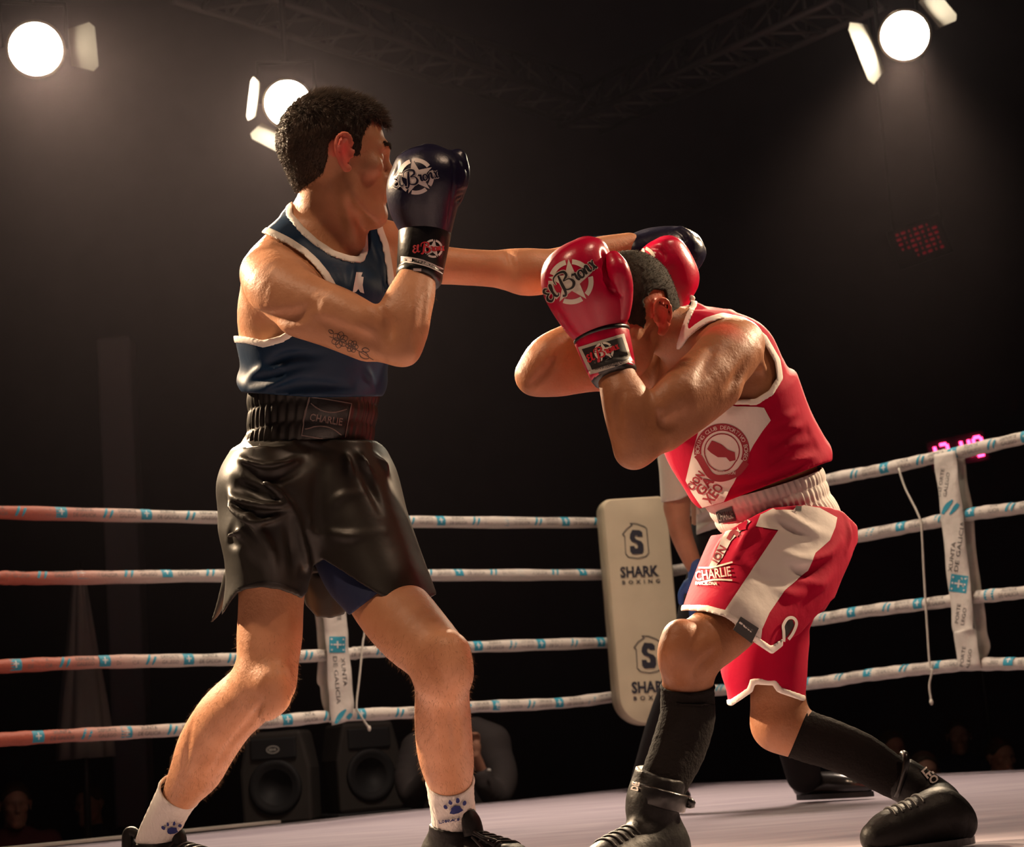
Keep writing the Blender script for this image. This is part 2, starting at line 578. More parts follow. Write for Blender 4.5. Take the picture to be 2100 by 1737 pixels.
def shape_move(sh, dx=0, dy=0, sx=1, sy=1, rot=0):
    c, s = math.cos(math.radians(rot)), math.sin(math.radians(rot))
    return [((x * sx) * c - (y * sy) * s + dx, (x * sx) * s + (y * sy) * c + dy) for x, y in sh[0]], sh[1]
def shape_join(*L):
    V = []; Fc = []
    for v, f in L:
        o = len(V); V += list(v); Fc += [tuple(i + o for i in q) for q in f]
    return V, Fc
def decal(name, sh, key, frame, m, parent, off=0.0012, thick=0.0):
    """lay a flat print on a built surface. frame: origin, x vector, y vector in picture pixels (y of the shape is up)"""
    o, xv, yv = [np.asarray(a, float) for a in frame]
    bv = SURF[key]; V = []; ok = []
    for x, y in sh[0]:
        p = o + xv * x + yv * y
        r = ray(p[0], p[1])
        loc, nn, _, _ = bv.ray_cast(Vector(CAM), Vector(r))
        if loc is None:
            V.append((0, 0, 0)); ok.append(False)
        else:
            if nn.dot(Vector(r)) > 0: nn = -nn
            V.append(tuple(loc + nn * off)); ok.append(True)
    Fc = [f for f in sh[1] if all(ok[i] for i in f)]
    Vn = np.array(V)
    good = []
    for f in Fc:
        q = Vn[list(f)]
        dd = (q - CAM) @ fwd
        if np.ptp(dd) < 0.06: good.append(f)
    if not good: return None
    if name.endswith('_patch'):                      # one piece of cloth stays one piece
        par = {}
        def root_(i):
            while par.setdefault(i, i) != i: i = par[i]
            return i
        for f in good:
            for i in f[1:]: par[root_(i)] = root_(f[0])
        cnt_ = {}
        for f in good: cnt_[root_(f[0])] = cnt_.get(root_(f[0]), 0) + 1
        best = max(cnt_, key=cnt_.get)
        good = [f for f in good if root_(f[0]) == best]
    used = sorted({i for f in good for i in f}); mp = {j: i for i, j in enumerate(used)}
    good = [tuple(mp[i] for i in f) for f in good]
    Vn = Vn[used]
    # face the viewer
    q = Vn[list(good[0])]; nn = np.cross(q[1] - q[0], q[2] - q[0])
    if nn @ (q[0] - CAM) > 0: good = [f[::-1] for f in good]
    return mesh_obj(name, Vn, good, m, parent)
def rings(C, U, W, ra, rb, nseg=48, disp=None, caps=False):
    """tube of elliptical rings with a displacement function disp(i, theta)"""
    V = []; Fc = []
    for i in range(len(C)):
        for k in range(nseg):
            t = 2 * math.pi * k / nseg
            s = 1.0 + (disp(i, t) if disp else 0.0)
            V.append(C[i] + U[i] * (ra[i] * s * math.cos(t)) + W[i] * (rb[i] * s * math.sin(t)))
    for i in range(len(C) - 1):
        for k in range(nseg):
            k2 = (k + 1) % nseg
            Fc.append((i * nseg + k, i * nseg + k2, (i + 1) * nseg + k2, (i + 1) * nseg + k))
    if caps:
        Fc.append(tuple(range(nseg))[::-1]); Fc.append(tuple((len(C) - 1) * nseg + k for k in range(nseg)))
    return V, Fc

# ================================================================== SETTING
m_canvas = mat('canvas_cloth', (0.27, 0.23, 0.28), 0.85, noise=0.5, nscale=2.2, col2=(0.38, 0.325, 0.365), bump=0.25, bscale=14, stretch=(1, 5, 1))
m_floor = mat('hall_floor', (0.02, 0.018, 0.022), 0.7)
m_wall = mat('hall_wall', (0.075, 0.062, 0.075), 0.9, noise=0.15, nscale=1.5)
m_ceil = mat('hall_ceiling', (0.02, 0.018, 0.02), 0.9)
m_white_tape = mat('white_edge_tape', (0.62, 0.58, 0.52), 0.7)
m_apron = mat('dark_apron', (0.02, 0.016, 0.02), 0.9)

PAD_D = 8.98
corner = P(1320, 1180, 9.4); corner[2] = 0.0
d1 = nrm(np.array([*(ray(5924, 1155)[:2]), 0.0]))       # along the left-hand ropes, away from the camera
d2 = nrm(np.array([-d1[1], d1[0], 0.0]))                # along the right-hand ropes, away from the camera
nL = d2.copy(); nR = d1.copy()                          # outward normals of the two sides

def quad(name, pts, m, kind='structure', parent=None):
    o = mesh_obj(name, pts, [tuple(range(len(pts)))], m, parent, smooth=False)
    if kind: o['kind'] = kind
    return o
# ring canvas: reaches a little beyond the ropes
OUT = 0.33
c0 = corner + (d1 + d2) * OUT
sideL = c0 - d1 * 9.0; sideR = c0 - d2 * 9.0
near = c0 - d1 * 9.0 - d2 * 9.0
nx = 60
V = []; Fc = []
for i in range(nx + 1):
    for j in range(nx + 1):
        p = c0 - d1 * 9.0 * i / nx - d2 * 9.0 * j / nx
        z = 0.004 * math.sin(p[0] * 2.1 + p[1]) * math.sin(p[1] * 1.7) - 0.004
        V.append((p[0], p[1], z - 0.002))
for i in range(nx):
    for j in range(nx):
        a = i * (nx + 1) + j
        Fc.append((a, a + 1, a + nx + 2, a + nx + 1))
fl_o = mesh_obj('floor', V, Fc, m_canvas); fl_o['kind'] = 'structure'
fl_o['label'] = 'lilac grey boxing ring canvas'
# apron walls below the canvas edge
for nm, a, b in (('trim_1', c0, sideL), ('trim_2', c0, sideR)):
    a2 = np.array([*a[:2], -1.0]); b2 = np.array([*b[:2], -1.0])
    quad(nm, [np.array([*a[:2], -0.012]), np.array([*b[:2], -0.012]), b2, a2], m_apron)
# white tape along the left canvas edge
e0 = ground(462, 1690); s0 = (c0 - e0) @ d1
V, Fc = box(c0 - d1 * (s0 + 2.2) - d2 * 0.025 + np.array([0, 0, 0.004]), [d1, d2, np.array([0, 0, 1.0])], (2.2, 0.03, 0.006))
o = mesh_obj('trim_3', V, Fc, m_white_tape, smooth=False); o['kind'] = 'structure'
# hall shell
Z0, Z1 = -1.0, 8.0
quad('floor_hall', [(-14, -4, Z0), (14, -4, Z0), (14, 17, Z0), (-14, 17, Z0)], m_floor)
quad('wall_back', [(-14, 17, Z0), (14, 17, Z0), (14, 17, Z1), (-14, 17, Z1)], m_wall)
quad('wall_left', [(-14, -4, Z0), (-14, 17, Z0), (-14, 17, Z1), (-14, -4, Z1)], m_wall)
quad('wall_right', [(14, 17, Z0), (14, -4, Z0), (14, -4, Z1), (14, 17, Z1)], m_wall)
quad('ceiling', [(-14, -4, Z1), (-14, 17, Z1), (14, 17, Z1), (14, -4, Z1)], m_ceil)

# ------------------------------------------------------------------ ropes
m_rope = mat('white_rope_wrap', (0.58, 0.53, 0.47), 0.6, noise=0.10, nscale=30, bump=0.25, bscale=90)
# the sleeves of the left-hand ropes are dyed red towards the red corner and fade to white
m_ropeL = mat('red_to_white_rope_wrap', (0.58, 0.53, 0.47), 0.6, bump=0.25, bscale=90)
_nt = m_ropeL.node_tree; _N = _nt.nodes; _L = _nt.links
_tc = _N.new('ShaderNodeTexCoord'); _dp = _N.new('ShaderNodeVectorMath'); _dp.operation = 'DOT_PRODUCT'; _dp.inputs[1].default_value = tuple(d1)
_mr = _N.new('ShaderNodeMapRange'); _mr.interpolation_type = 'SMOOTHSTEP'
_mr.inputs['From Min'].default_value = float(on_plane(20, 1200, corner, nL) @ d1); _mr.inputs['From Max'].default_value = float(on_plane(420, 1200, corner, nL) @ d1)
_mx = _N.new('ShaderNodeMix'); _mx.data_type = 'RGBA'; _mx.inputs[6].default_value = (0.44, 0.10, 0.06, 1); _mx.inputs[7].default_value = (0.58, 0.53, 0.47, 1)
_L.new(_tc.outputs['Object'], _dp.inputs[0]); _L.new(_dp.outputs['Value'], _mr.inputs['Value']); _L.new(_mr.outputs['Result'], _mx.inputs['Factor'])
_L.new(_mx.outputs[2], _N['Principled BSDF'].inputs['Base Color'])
m_cyan = mat('cyan_print', (0.03, 0.30, 0.42), 0.6)
m_greyprint = mat('grey_print', (0.16, 0.155, 0.15), 0.7)
m_whiteprint = mat('white_print', (0.75, 0.72, 0.68), 0.6)
m_cord = mat('white_cord', (0.62, 0.58, 0.50), 0.7)
LROPES = [[(-90, 1048), (0, 1051), (455, 1062), (835, 1070), (1237, 1072), (1314, 1066)],
          [(-90, 1185), (0, 1185), (100, 1186), (462, 1181), (870, 1180), (1240, 1179), (1314, 1180)],
          [(-90, 1372), (0, 1367), (200, 1358), (480, 1352), (700, 1342), (760, 1337), (970, 1327), (1255, 1318), (1314, 1316)],
          [(-90, 1524), (0, 1517), (150, 1508), (360, 1497), (560, 1480), (690, 1468), (870, 1460), (970, 1450), (1150, 1442), (1268, 1428), (1314, 1425)]]
RROPES = [[(1331, 1066), (1690, 986), (1800, 965), (1920, 938), (1960, 930), (2100, 898), (2250, 866)],
          [(1331, 1180), (1745, 1103), (1890, 1076), (1990, 1055), (2100, 1041), (2250, 1020)],
          [(1331, 1316), (1665, 1272), (1780, 1253), (1930, 1235), (2000, 1225), (2100, 1215), (2250, 1198)],
          [(1331, 1425), (1648, 1403), (1780, 1385), (1890, 1372), (1990, 1363), (2100, 1361), (2250, 1356)]]
NTH = ['top', 'second', 'third', 'lowest']
ROPE_R = 0.027
def rope_print(A, inward, ang, start, period):
    """crest squares, stripe marks and lettering printed along a rope"""
    seg = np.linalg.norm(np.diff(A, axis=0), axis=1); cum = np.concatenate([[0], np.cumsum(seg)])
    def at(s, y):
        s = np.clip(s, 0, cum[-1] - 1e-4)
        i = min(np.searchsorted(cum, s, side='right') - 1, len(seg) - 1)
        t = (s - cum[i]) / seg[i]
        p = A[i] + (A[i + 1] - A[i]) * t
        tg = (A[i + 1] - A[i]) / seg[i]
        n = nrm(inward - tg * (inward @ tg)); w = np.cross(n, tg)
        if w[2] < 0: w = -w
        th = ang + y / ROPE_R
        return p + (n * math.cos(th) + w * math.sin(th)) * (ROPE_R + 0.0012)
    out = []
    def put(kind, sh, s0_):
        out.append((kind, [at(s0_ + x, y) for x, y in sh[0]], sh[1]))
    sq = shape_poly([(-.024, -.026), (.024, -.026), (.024, .026), (-.024, .026)], 0.010)
    st1 = shape_strip([(-.018, -.022), (-.006, .004), (.002, .024)], [.010, .012, .006], 3)
    st2 = shape_strip([(.004, -.024), (.012, -.004), (.020, .012)], [.005, .011, .009], 3)
    t1 = shape_move(shape_text('XUNTA', 0.026, width=0.075, maxlen=.02), 0, .012)
    t2 = shape_move(shape_text('DE GALICIA', 0.024, width=0.10, maxlen=.02), 0, -.012)
    t3 = shape_move(shape_text('DEPORTE', 0.022, width=0.08, maxlen=.02), 0, .010)
    t4 = shape_move(shape_text('GALEGO', 0.022, width=0.075, maxlen=.02), 0, -.012)
    crs = shape_join(shape_strip([(-.012, 0), (.012, 0)], .006), shape_strip([(0, -.014), (0, .014)], .005))
    s = start
    while s < cum[-1] - 0.1:
        put('cyan', sq, s); put('white', crs, s)
        put('grey', shape_join(t1, t2), s + 0.10)
        put('stripe', shape_join(st1, shape_move(st2, .005)), s + 0.20)
        put('grey', shape_join(t3, t4), s + 0.29)
        s += period
    return out
rope_ctr = {}
def build_rope(px, plane_n, side, i):
    A = np.array([on_plane(x, y, corner, plane_n) for x, y in px])
    A = catmull(A, 10)
    rr = ROPE_R * (1 + 0.05 * np.sin(np.arange(len(A)) * 1.7 + i) + 0.04 * np.sin(np.arange(len(A)) * 0.61))
    V, Fc = tube(A, rr, 14)
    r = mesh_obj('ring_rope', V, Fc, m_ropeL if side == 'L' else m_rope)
    where = 'left of the cream corner pad' if side == 'L' else 'right of the cream corner pad'
    setp(r, '%s white printed ring rope %s' % (NTH[i], where), 'ring rope', 'ring ropes')
    pr = rope_print(A, -plane_n, [0.25, 0.75, 0.2, 0.15][i] if side == 'L' else [0.1, 0.5, 0.3, 0.75][i], 0.05 + 0.09 * i, 0.375)
    PK = {'cyan': ('cyan_crest', m_cyan), 'stripe': ('cyan_stripe_mark', m_cyan), 'grey': ('grey_lettering', m_greyprint), 'white': ('white_cross', m_whiteprint)}
    for k, V2, F2 in pr:
        mesh_obj(PK[k][0], V2, F2, PK[k][1], r)
    rope_ctr[side, i] = A
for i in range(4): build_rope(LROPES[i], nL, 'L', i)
for i in range(4): build_rope(RROPES[i], nR, 'R', i)

# ------------------------------------------------------------------ corner pad and its post
m_pad = mat('cream_vinyl', (0.50, 0.42, 0.29), 0.5, noise=0.06, nscale=8)
m_navy = mat('navy_print', (0.012, 0.012, 0.022), 0.6)
m_post = mat('grey_post', (0.10, 0.10, 0.11), 0.5, metal=0.6)
padn = nrm(np.array([0.12, -1.0, 0.0])); padx = np.array([-padn[1], padn[0], 0.0]); zz = np.array([0, 0, 1.0])
pc = P(1314, 1253, PAD_D)
pad = empty('corner_pad', (pc[0], pc[1], 0.3))
setp(pad, 'tall cream padded corner cushion with two black shark boxing logos', 'corner pad')
def rounded(w, h, rt, rb, n=8):
    pts = []
    for cx_, cy_, r, a0 in ((w - rt, h - rt, rt, 0), (-w + rt, h - rt, rt, 90), (-w + rb, -h + rb, rb, 180), (w - rb, -h + rb, rb, 270)):
        for k in range(n + 1):
            a = math.radians(a0 + 90 * k / n); pts.append((cx_ + r * math.cos(a), cy_ + r * math.sin(a)))
    return pts
prof = rounded(0.162, 0.540, 0.045, 0.13)
V = []; Fc = []
levels = [(-0.10, 0.97), (-0.03, 1.0), (0.05, 1.0), (0.085, 0.975), (0.10, 0.93)]
n = len(prof)
for dz, sc in levels:
    for x, y in prof:
        q = 0.166 * (1 - sc)
        V.append(pc + padx * (x - math.copysign(min(q, abs(x)), x)) + zz * (y - math.copysign(min(q, abs(y)), y)) + padn * (dz - 0.35 * (abs(x) ** 2)))
for l in range(len(levels) - 1):
    for k in range(n):
        k2 = (k + 1) % n
        Fc.append((l * n + k, l * n + k2, (l + 1) * n + k2, (l + 1) * n + k))
# gently domed front
NX, NY = 14, 40
base = len(V)
fr = shape_poly([V2 for V2 in [(x * 0.93, y * 0.978) for x, y in prof]], 0.035)
for x, y in fr[0]:
    V.append(pc + padx * x + zz * y + padn * (0.10 + 0.012 * max(0, 1 - (x / 0.16) ** 2) * max(0, min(1, (0.55 - abs(y)) / 0.08)) - 0.35 * x * x))
Fc += [tuple(i + base for i in f) for f in fr[1]]
V = np.array(V)
cush = mesh_obj('cushion', V, Fc, m_pad, pad)
SURF['pad'] = BVHTree.FromPolygons([Vector(v) for v in V], Fc)
# post behind
pp = corner + (d1 + d2) * 0.10
V, Fc = tube([pp + zz * -1.0, pp + zz * 1.38], 0.05, 16)
o = mesh_obj('corner_post', V, Fc, m_post); setp(o, 'grey steel ring post standing behind the cream corner pad', 'post')
for z_ in (.55, 1.15):
    V, Fc = tube([np.array([pc[0], pc[1], z_]) - padn * .07, np.array([pp[0], pp[1], z_]) + padn * .05], .012, 8); mesh_obj('tie_strap', V, Fc, m_post, pad)
def shark_logo(cx_, cy_, s):
    out = []
    Xv = (s, -0.0757 * s * 0.6); Yv = (-0.0757 * s, -s)
    fr_ = ((cx_, cy_), Xv, Yv)
    S_pts = [(-.52, .62), (-.30, .92), (.40, .86), (.62, .70), (.62, .40), (.18, .40), (.10, .50), (-.06, .50), (-.10, .34), (.0, .20), (.46, .05), (.64, -.18),
             (.64, -.62), (.44, -.86), (-.42, -.86), (-.64, -.66), (-.64, -.26), (-.22, -.26), (-.16, -.44), (.06, -.46), (.12, -.28), (.02, -.10), (-.42, .06), (-.60, .30)]
    sh = shape_poly(S_pts, 0.16)
    decal('s_emblem', shape_move(sh, sx=.62, sy=.8), 'pad', fr_, m_navy, cush, 0.002)
    O = [(-.62, .98), (-.20, 1.22), (-.36, 1.36), (.10, 1.32), (.62, 1.10), (.80, .92), (.82, -.80), (.62, -1.04), (.0, -1.16), (-.62, -1.04), (-.82, -.80), (-.80, .46), (-.94, .60)]
    O = [(x * .82, y * .82) for x, y in O]
    decal('emblem_outline', shape_strip(O + [O[0]], .05, 0), 'pad', fr_, m_navy, cush, 0.002)
    t = shape_text('SHARK', 1.0, bold=0.035, width=2.25, maxlen=.3)
    decal('brand_lettering', shape_move(t, 0.05, -1.72, 1, 0.85), 'pad', fr_, m_navy, cush, 0.002)
    t = shape_text('BOXING', 0.32, bold=0.008, space=2.0, width=2.2, maxlen=.2)
    decal('small_lettering', shape_move(t, 0.1, -2.32), 'pad', fr_, m_navy, cush, 0.002)
shark_logo(1305, 1112, 35)
shark_logo(1330, 1345, 37)

# ------------------------------------------------------------------ rope spacer straps
m_strap = mat('white_strap', (0.62, 0.57, 0.51), 0.65, noise=0.08, nscale=14, bump=0.4, bscale=22)
m_ink = mat('dark_ink', (0.07, 0.068, 0.066), 0.7)
def strap(name, plane_n, front, back, label):
    root = empty(name, [*on_plane(front[0][0], front[0][1], corner, plane_n)])
    def strip(nm, L, off, key=None):
        A = []
        for xl, yl, xr, yr in L:
            A.append([on_plane(xl, yl, corner + plane_n * off, plane_n), on_plane(xr, yr, corner + plane_n * off, plane_n)])
        T = catmull(np.array(A).reshape(len(A), 6), 6)
        V = []; Fc = []
        for i, t in enumerate(T):
            l, r_ = t[:3], t[3:]
            for k in range(5):
                w = 0.006 * math.sin(i * 0.55 + k) * math.sin(i * 0.23)
                V.append(l + (r_ - l) * k / 4 - plane_n * w)
            if i:
                for k in range(4):
                    a = (i - 1) * 5 + k
                    Fc.append((a, a + 1, a + 6, a + 5))
        o = mesh_obj(nm, V, Fc, m_strap, root)
        sm = o.modifiers.new('thick', 'SOLIDIFY'); sm.thickness = 0.004; sm.offset = 0
        if key: SURF[key] = BVHTree.FromPolygons([Vector(v) for v in V], Fc)
        return o
    f_ = strip('front_band', front, -0.036, name)
    strip('back_band', back, 0.036)
    setp(root, label, 'rope strap', 'rope spacer straps')
    return f_
fs = strap('rope_strap', nL, [(638, 1055, 700, 1060), (644, 1150, 702, 1152), (664, 1275, 711, 1272), (668, 1320, 715, 1318), (672, 1390, 720, 1388), (676, 1440, 724, 1435), (680, 1488, 725, 1476)],
           [(622, 1055, 670, 1060), (632, 1160, 680, 1160), (648, 1274, 690, 1274), (652, 1330, 695, 1330), (651, 1395, 700, 1395), (658, 1412, 700, 1412), (662, 1450, 705, 1450), (676, 1482, 715, 1478)],
           'white printed fabric strap joining the ropes seen between the blue boxer\'s legs')
def fr_(cx_, cy_, ang, s):      # picture frame of a print: text runs along angle (deg, picture, clockwise from +x)
    c, n_ = math.cos(math.radians(ang)), math.sin(math.radians(ang))
    return ((cx_, cy_), (c * s, n_ * s), (n_ * s, -c * s))
def crest(key, cx_, cy_, ang, s, parent):
    decal('cyan_crest', shape_poly([(-.5, -.5), (.5, -.5), (.5, .5), (-.5, .5)], .14), key, fr_(cx_, cy_, ang, s), m_cyan, parent, 0.003)
    L = [shape_strip([(-.22, 0), (.22, 0)], .09), shape_strip([(0, -.25), (0, .25)], .09)]
    for x in (-.33, 0, .33):
        for y in (-.36, .36): L.append(shape_arc((x, y), 0.0, .06, 0, 360, 6))
    decal('crest_cross', shape_join(*L), key, fr_(cx_, cy_, ang, s), m_whiteprint, parent, 0.0045)
def stripes(key, cx_, cy_, ang, s, parent):
    L = [shape_strip([(-.45, -.45), (-.2, .05), (.1, .45)], [.16, .3, .1], 4), shape_strip([(.0, -.45), (.3, .0), (.45, .25)], [.1, .28, .2], 4)]
    decal('stripe_mark', shape_join(*L), key, fr_(cx_, cy_, ang, s), m_cyan, parent, 0.003)
def words_(key, txt, cx_, cy_, ang, h, w, parent):
    decal('lettering', shape_text(txt, h * 1.0, width=w, maxlen=h * .5), key, fr_(cx_, cy_, ang, 1.0), m_ink, parent, 0.003)
crest('rope_strap', 691, 1322, 90, 33, fs)
words_('rope_strap', 'XUNTA', 705, 1378, 84, 12, 58, fs)
words_('rope_strap', 'DE GALICIA', 690, 1395, 85, 12, 98, fs)
stripes('rope_strap', 704, 1470, 5, 34, fs)
words_('rope_strap', 'DEPORTE', 694, 1248, 88, 11, 48, fs)
fs = strap('rope_strap.001', nR, [(1916, 932, 1958, 924), (1920, 980, 1966, 975), (1930, 1060, 1975, 1055), (1940, 1150, 1983, 1145), (1950, 1240, 1995, 1236), (1953, 1292, 1996, 1284), (1958, 1305, 2001, 1300), (1966, 1374, 2012, 1372)],
           [(1950, 930, 1974, 922), (1960, 985, 1984, 980), (1968, 1060, 1996, 1056), (1980, 1160, 2004, 1158), (1990, 1230, 2017, 1228), (1998, 1290, 2024, 1288), (2000, 1330, 2029, 1328), (1998, 1362, 2020, 1356)],
           'long white printed fabric strap hanging over the ropes beside the red clock')
k_ = 'rope_strap.001'
words_(k_, 'DEPORTE', 1930, 990, -82, 10, 58, fs)
words_(k_, 'GALEGO', 1942, 994, -82, 10, 50, fs)
stripes(k_, 1950, 1040, 5, 34, fs)
words_(k_, 'XUNTA', 1953, 1142, -82, 12, 62, fs)
words_(k_, 'DE GALICIA', 1968, 1120, -82, 12, 104, fs)
crest(k_, 1967, 1197, -82, 36, fs)
words_(k_, 'PORTE', 1965, 1258, -82, 10, 40, fs)
words_(k_, 'LEGO', 1977, 1264, -82, 10, 36, fs)
words_(k_, 'PORTE', 1975, 1346, -82, 10, 42, fs)
words_(k_, 'ALEGO', 1988, 1352, -82, 10, 42, fs)
# tie cords
def cord(plane_n, pts, label, off=0.04, knot=True):
    A = [on_plane(x, y, corner - plane_n * off, plane_n) for x, y in pts]
    V, Fc = tube(A, 0.0045, 8, sub=6)
    if knot:
        V2, F2 = tube([A[-1] - zz * .012, A[-1], A[-1] + zz * .012], [.004, .009, .005], 8, sub=3)
        V, Fc = join((V, Fc), (V2, F2))
    o = mesh_obj('tie_cord', V, Fc, m_cord); setp(o, label, 'cord', 'cords tying the ropes')
cord(nL, [(752, 1180), (748, 1290), (744, 1320), (737, 1390), (731, 1448), (738, 1465), (757, 1494)], 'thin white cord hanging beside the strap left of the corner pad')
cord(nR, [(1843, 960), (1856, 1000), (1886, 1062), (1891, 1100), (1895, 1180), (1901, 1280), (1907, 1366), (1912, 1375), (1906, 1405), (1910, 1440)], 'long thin white cord knotted to the ropes near the right-hand strap')

# ================================================================== PEOPLE: shared builders
def skin_mat(name, c1, c2, flush, rough=0.5):
    m = bpy.data.materials.new(name); m.use_nodes = True
    nt = m.node_tree; N = nt.nodes; L = nt.links; b = N['Principled BSDF']
    tc = N.new('ShaderNodeTexCoord')
    n = N.new('ShaderNodeTexNoise'); n.inputs['Scale'].default_value = 16; n.inputs['Detail'].default_value = 6
    L.new(tc.outputs['Object'], n.inputs['Vector'])
    r = N.new('ShaderNodeValToRGB')
    r.color_ramp.elements[0].position = .32; r.color_ramp.elements[1].position = .7
    r.color_ramp.elements[0].color = (*c1, 1); r.color_ramp.elements[1].color = (*c2, 1)
    L.new(n.outputs['Fac'], r.inputs['Fac'])
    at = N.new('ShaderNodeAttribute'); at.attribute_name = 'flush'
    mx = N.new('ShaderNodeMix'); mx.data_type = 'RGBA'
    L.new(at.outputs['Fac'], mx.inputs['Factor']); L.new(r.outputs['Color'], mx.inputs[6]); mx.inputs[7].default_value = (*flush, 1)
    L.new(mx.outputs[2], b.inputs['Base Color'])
    b.inputs['Roughness'].default_value = rough
    b.inputs['Specular IOR Level'].default_value = 0.4
    b.inputs['Subsurface Weight'].default_value = 0.0
    b.inputs['Subsurface Radius'].default_value = (0.012, 0.004, 0.0015)
    b.inputs['Subsurface Scale'].default_value = 1.0
    n2 = N.new('ShaderNodeTexNoise'); n2.inputs['Scale'].default_value = 220; n2.inputs['Detail'].default_value = 3
    L.new(tc.outputs['Object'], n2.inputs['Vector'])
    n3 = N.new('ShaderNodeTexNoise'); n3.inputs['Scale'].default_value = 42; n3.inputs['Detail'].default_value = 4; n3.inputs['Roughness'].default_value = .6
    L.new(tc.outputs['Object'], n3.inputs['Vector'])
    b0 = N.new('ShaderNodeBump'); b0.inputs['Strength'].default_value = 0.30; b0.inputs['Distance'].default_value = 0.006
    L.new(n3.outputs['Fac'], b0.inputs['Height'])
    bp = N.new('ShaderNodeBump'); bp.inputs['Strength'].default_value = 0.14; bp.inputs['Distance'].default_value = 0.004
    L.new(n2.outputs['Fac'], bp.inputs['Height']); L.new(b0.outputs['Normal'], bp.inputs['Normal']); L.new(bp.outputs['Normal'], b.inputs['Normal'])
    return m
class Head:
    """head frame: c cranium centre, f face direction, u up, l to the person's left; s scale"""
    def __init__(s, c, f, u, sc=1.0):
        s.c = np.asarray(c, float); s.f = nrm(f); u = np.asarray(u, float); s.u = nrm(u - s.f * (u @ s.f)); s.l = np.cross(s.u, s.f); s.s = sc
    def p(s, f, u, l): return s.c + (s.f * f + s.u * u + s.l * l) * s.s
    def e(s, c, r): return ell(s.p(*c), [s.f, s.u, s.l], np.array(r) * s.s)
    def ch(s, L, n=4): return chain_w([s.p(*q[:3]) for q in L], [q[3] * s.s for q in L], n)
    def local(s, X):
        d = (np.asarray(X) - s.c) / s.s
        return d @ s.f, d @ s.u, d @ s.l
    def skull(s, B):
        B.add(s.e((0, 0, 0), (.098, .092, .077)), .01)
        B.add(s.e((.045, -.002, 0), (.058, .068, .062)), .02)
    def face(s, B):
        s.skull(B)
        B.add(s.e((.05, -.07, 0), (.047, .068, .055)), .025)
        for q in (-1, 1):
            B.add(s.ch([(.03, -.080, q * .046, .015), (.045, -.112, q * .042, .016), (.082, -.138, q * .018, .020)]), .022)
            B.add(s.e((.075, -.048, q * .044), (.022, .018, .02)), .02)
            B.add(s.ch([(.092, -.010, q * .042, .009), (.103, -.006, q * .02, .011), (.104, -.012, 0, .010)]), .014)
            B.sub(s.e((.112, -.030, q * .034), (.018, .012, .018)), .014)
            B.add(s.e((.088, -.030, q * .032), (.0125, .0125, .0125)), .004)
            B.add(s.e((.112, -.067, q * .011), (.011, .008, .009)), .008)
            B.add(s.ch([(.100, -.094, q * .022, .005), (.112, -.091, q * .008, .006), (.113, -.091, 0, .006)]), .006)
        B.add(s.e((.072, -.092, 0), (.040, .044, .036)), .02)
        B.add(s.e((.092, -.140, 0), (.023, .022, .024)), .02)
        B.add(s.ch([(.102, -.022, 0, .009), (.116, -.045, 0, .009), (.128, -.062, 0, .012)]), .012)
        B.add(s.ch([(.100, -.106, -.018, .006), (.108, -.105, 0, .0075), (.100, -.106, .018, .006)]), .006)
    def ear(s, B, side, dl=0.0):
        q = -1 if side == 'R' else 1
        A = lambda L, r: [(f, u, q * (w + dl), r) for f, u, w in L]
        B.add(ell(s.p(.014, -.028, q * (.081 + dl)), [nrm(s.f + s.l * q * -.35), s.u, nrm(s.l * q + s.f * .35)], np.array((.016, .032, .0055)) * s.s), .006)
        B.add(s.ch(A([(.030, -.014, .080), (.026, .000, .083), (.012, .006, .087), (-.001, -.004, .092), (-.004, -.022, .094), (.000, -.040, .091), (.010, -.054, .087)], .0042)), .003)
        B.add(s.ch(A([(.010, -.050, .086), (.018, -.063, .083), (.025, -.060, .080)], .0062)), .005)
        B.add(s.ch(A([(.018, -.008, .086), (.008, -.018, .090), (.008, -.034, .090), (.018, -.046, .086)], .0035)), .003)
        B.add(s.ch(A([(.032, -.026, .079), (.030, -.036, .081)], .0045)), .004)
        B.sub(s.e((.021, -.032, q * (.092 + dl)), (.008, .012, .010)), .004)
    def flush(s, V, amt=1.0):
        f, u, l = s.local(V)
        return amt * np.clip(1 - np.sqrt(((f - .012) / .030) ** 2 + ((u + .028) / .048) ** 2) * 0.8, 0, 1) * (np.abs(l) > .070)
def set_flush(o, val):
    a = o.data.attributes.new('flush', 'FLOAT', 'POINT'); a.data.foreach_set('value', np.asarray(val, np.float32))
def strands(name, pts, dirs, length, width, m, parent):
    """short hairs: thin three-sided spikes, one joined mesh"""
    n = len(pts); V = np.zeros((n * 5, 3)); Fc = []
    sd = nrm_rows(np.cross(dirs, rng.normal(size=(n, 3)))); s2 = nrm_rows(np.cross(dirs, sd))
    w = np.asarray(width)[:, None] if not np.isscalar(width) else width
    L = np.asarray(length)[:, None]
    bend = rng.normal(size=(n, 3)) * 0.18
    mid = pts + dirs * L * 0.55
    V[0::5] = pts + sd * w; V[1::5] = pts - sd * w * .5 + s2 * w * .8; V[2::5] = pts - sd * w * .5 - s2 * w * .8
    V[3::5] = mid + sd * w * .5 ; V[4::5] = pts + nrm_rows(dirs + bend) * L
    b = np.arange(n) * 5
    tri = np.vstack([np.stack([b, b + 1, b + 4], 1), np.stack([b + 1, b + 2, b + 4], 1), np.stack([b + 2, b, b + 4], 1)])
    o = mesh_obj(name, V, tri, m, parent, smooth=False)
    o['kind'] = 'stuff'
    return o
def nrm_rows(A):
    return A / (np.linalg.norm(A, axis=1)[:, None] + 1e-9)
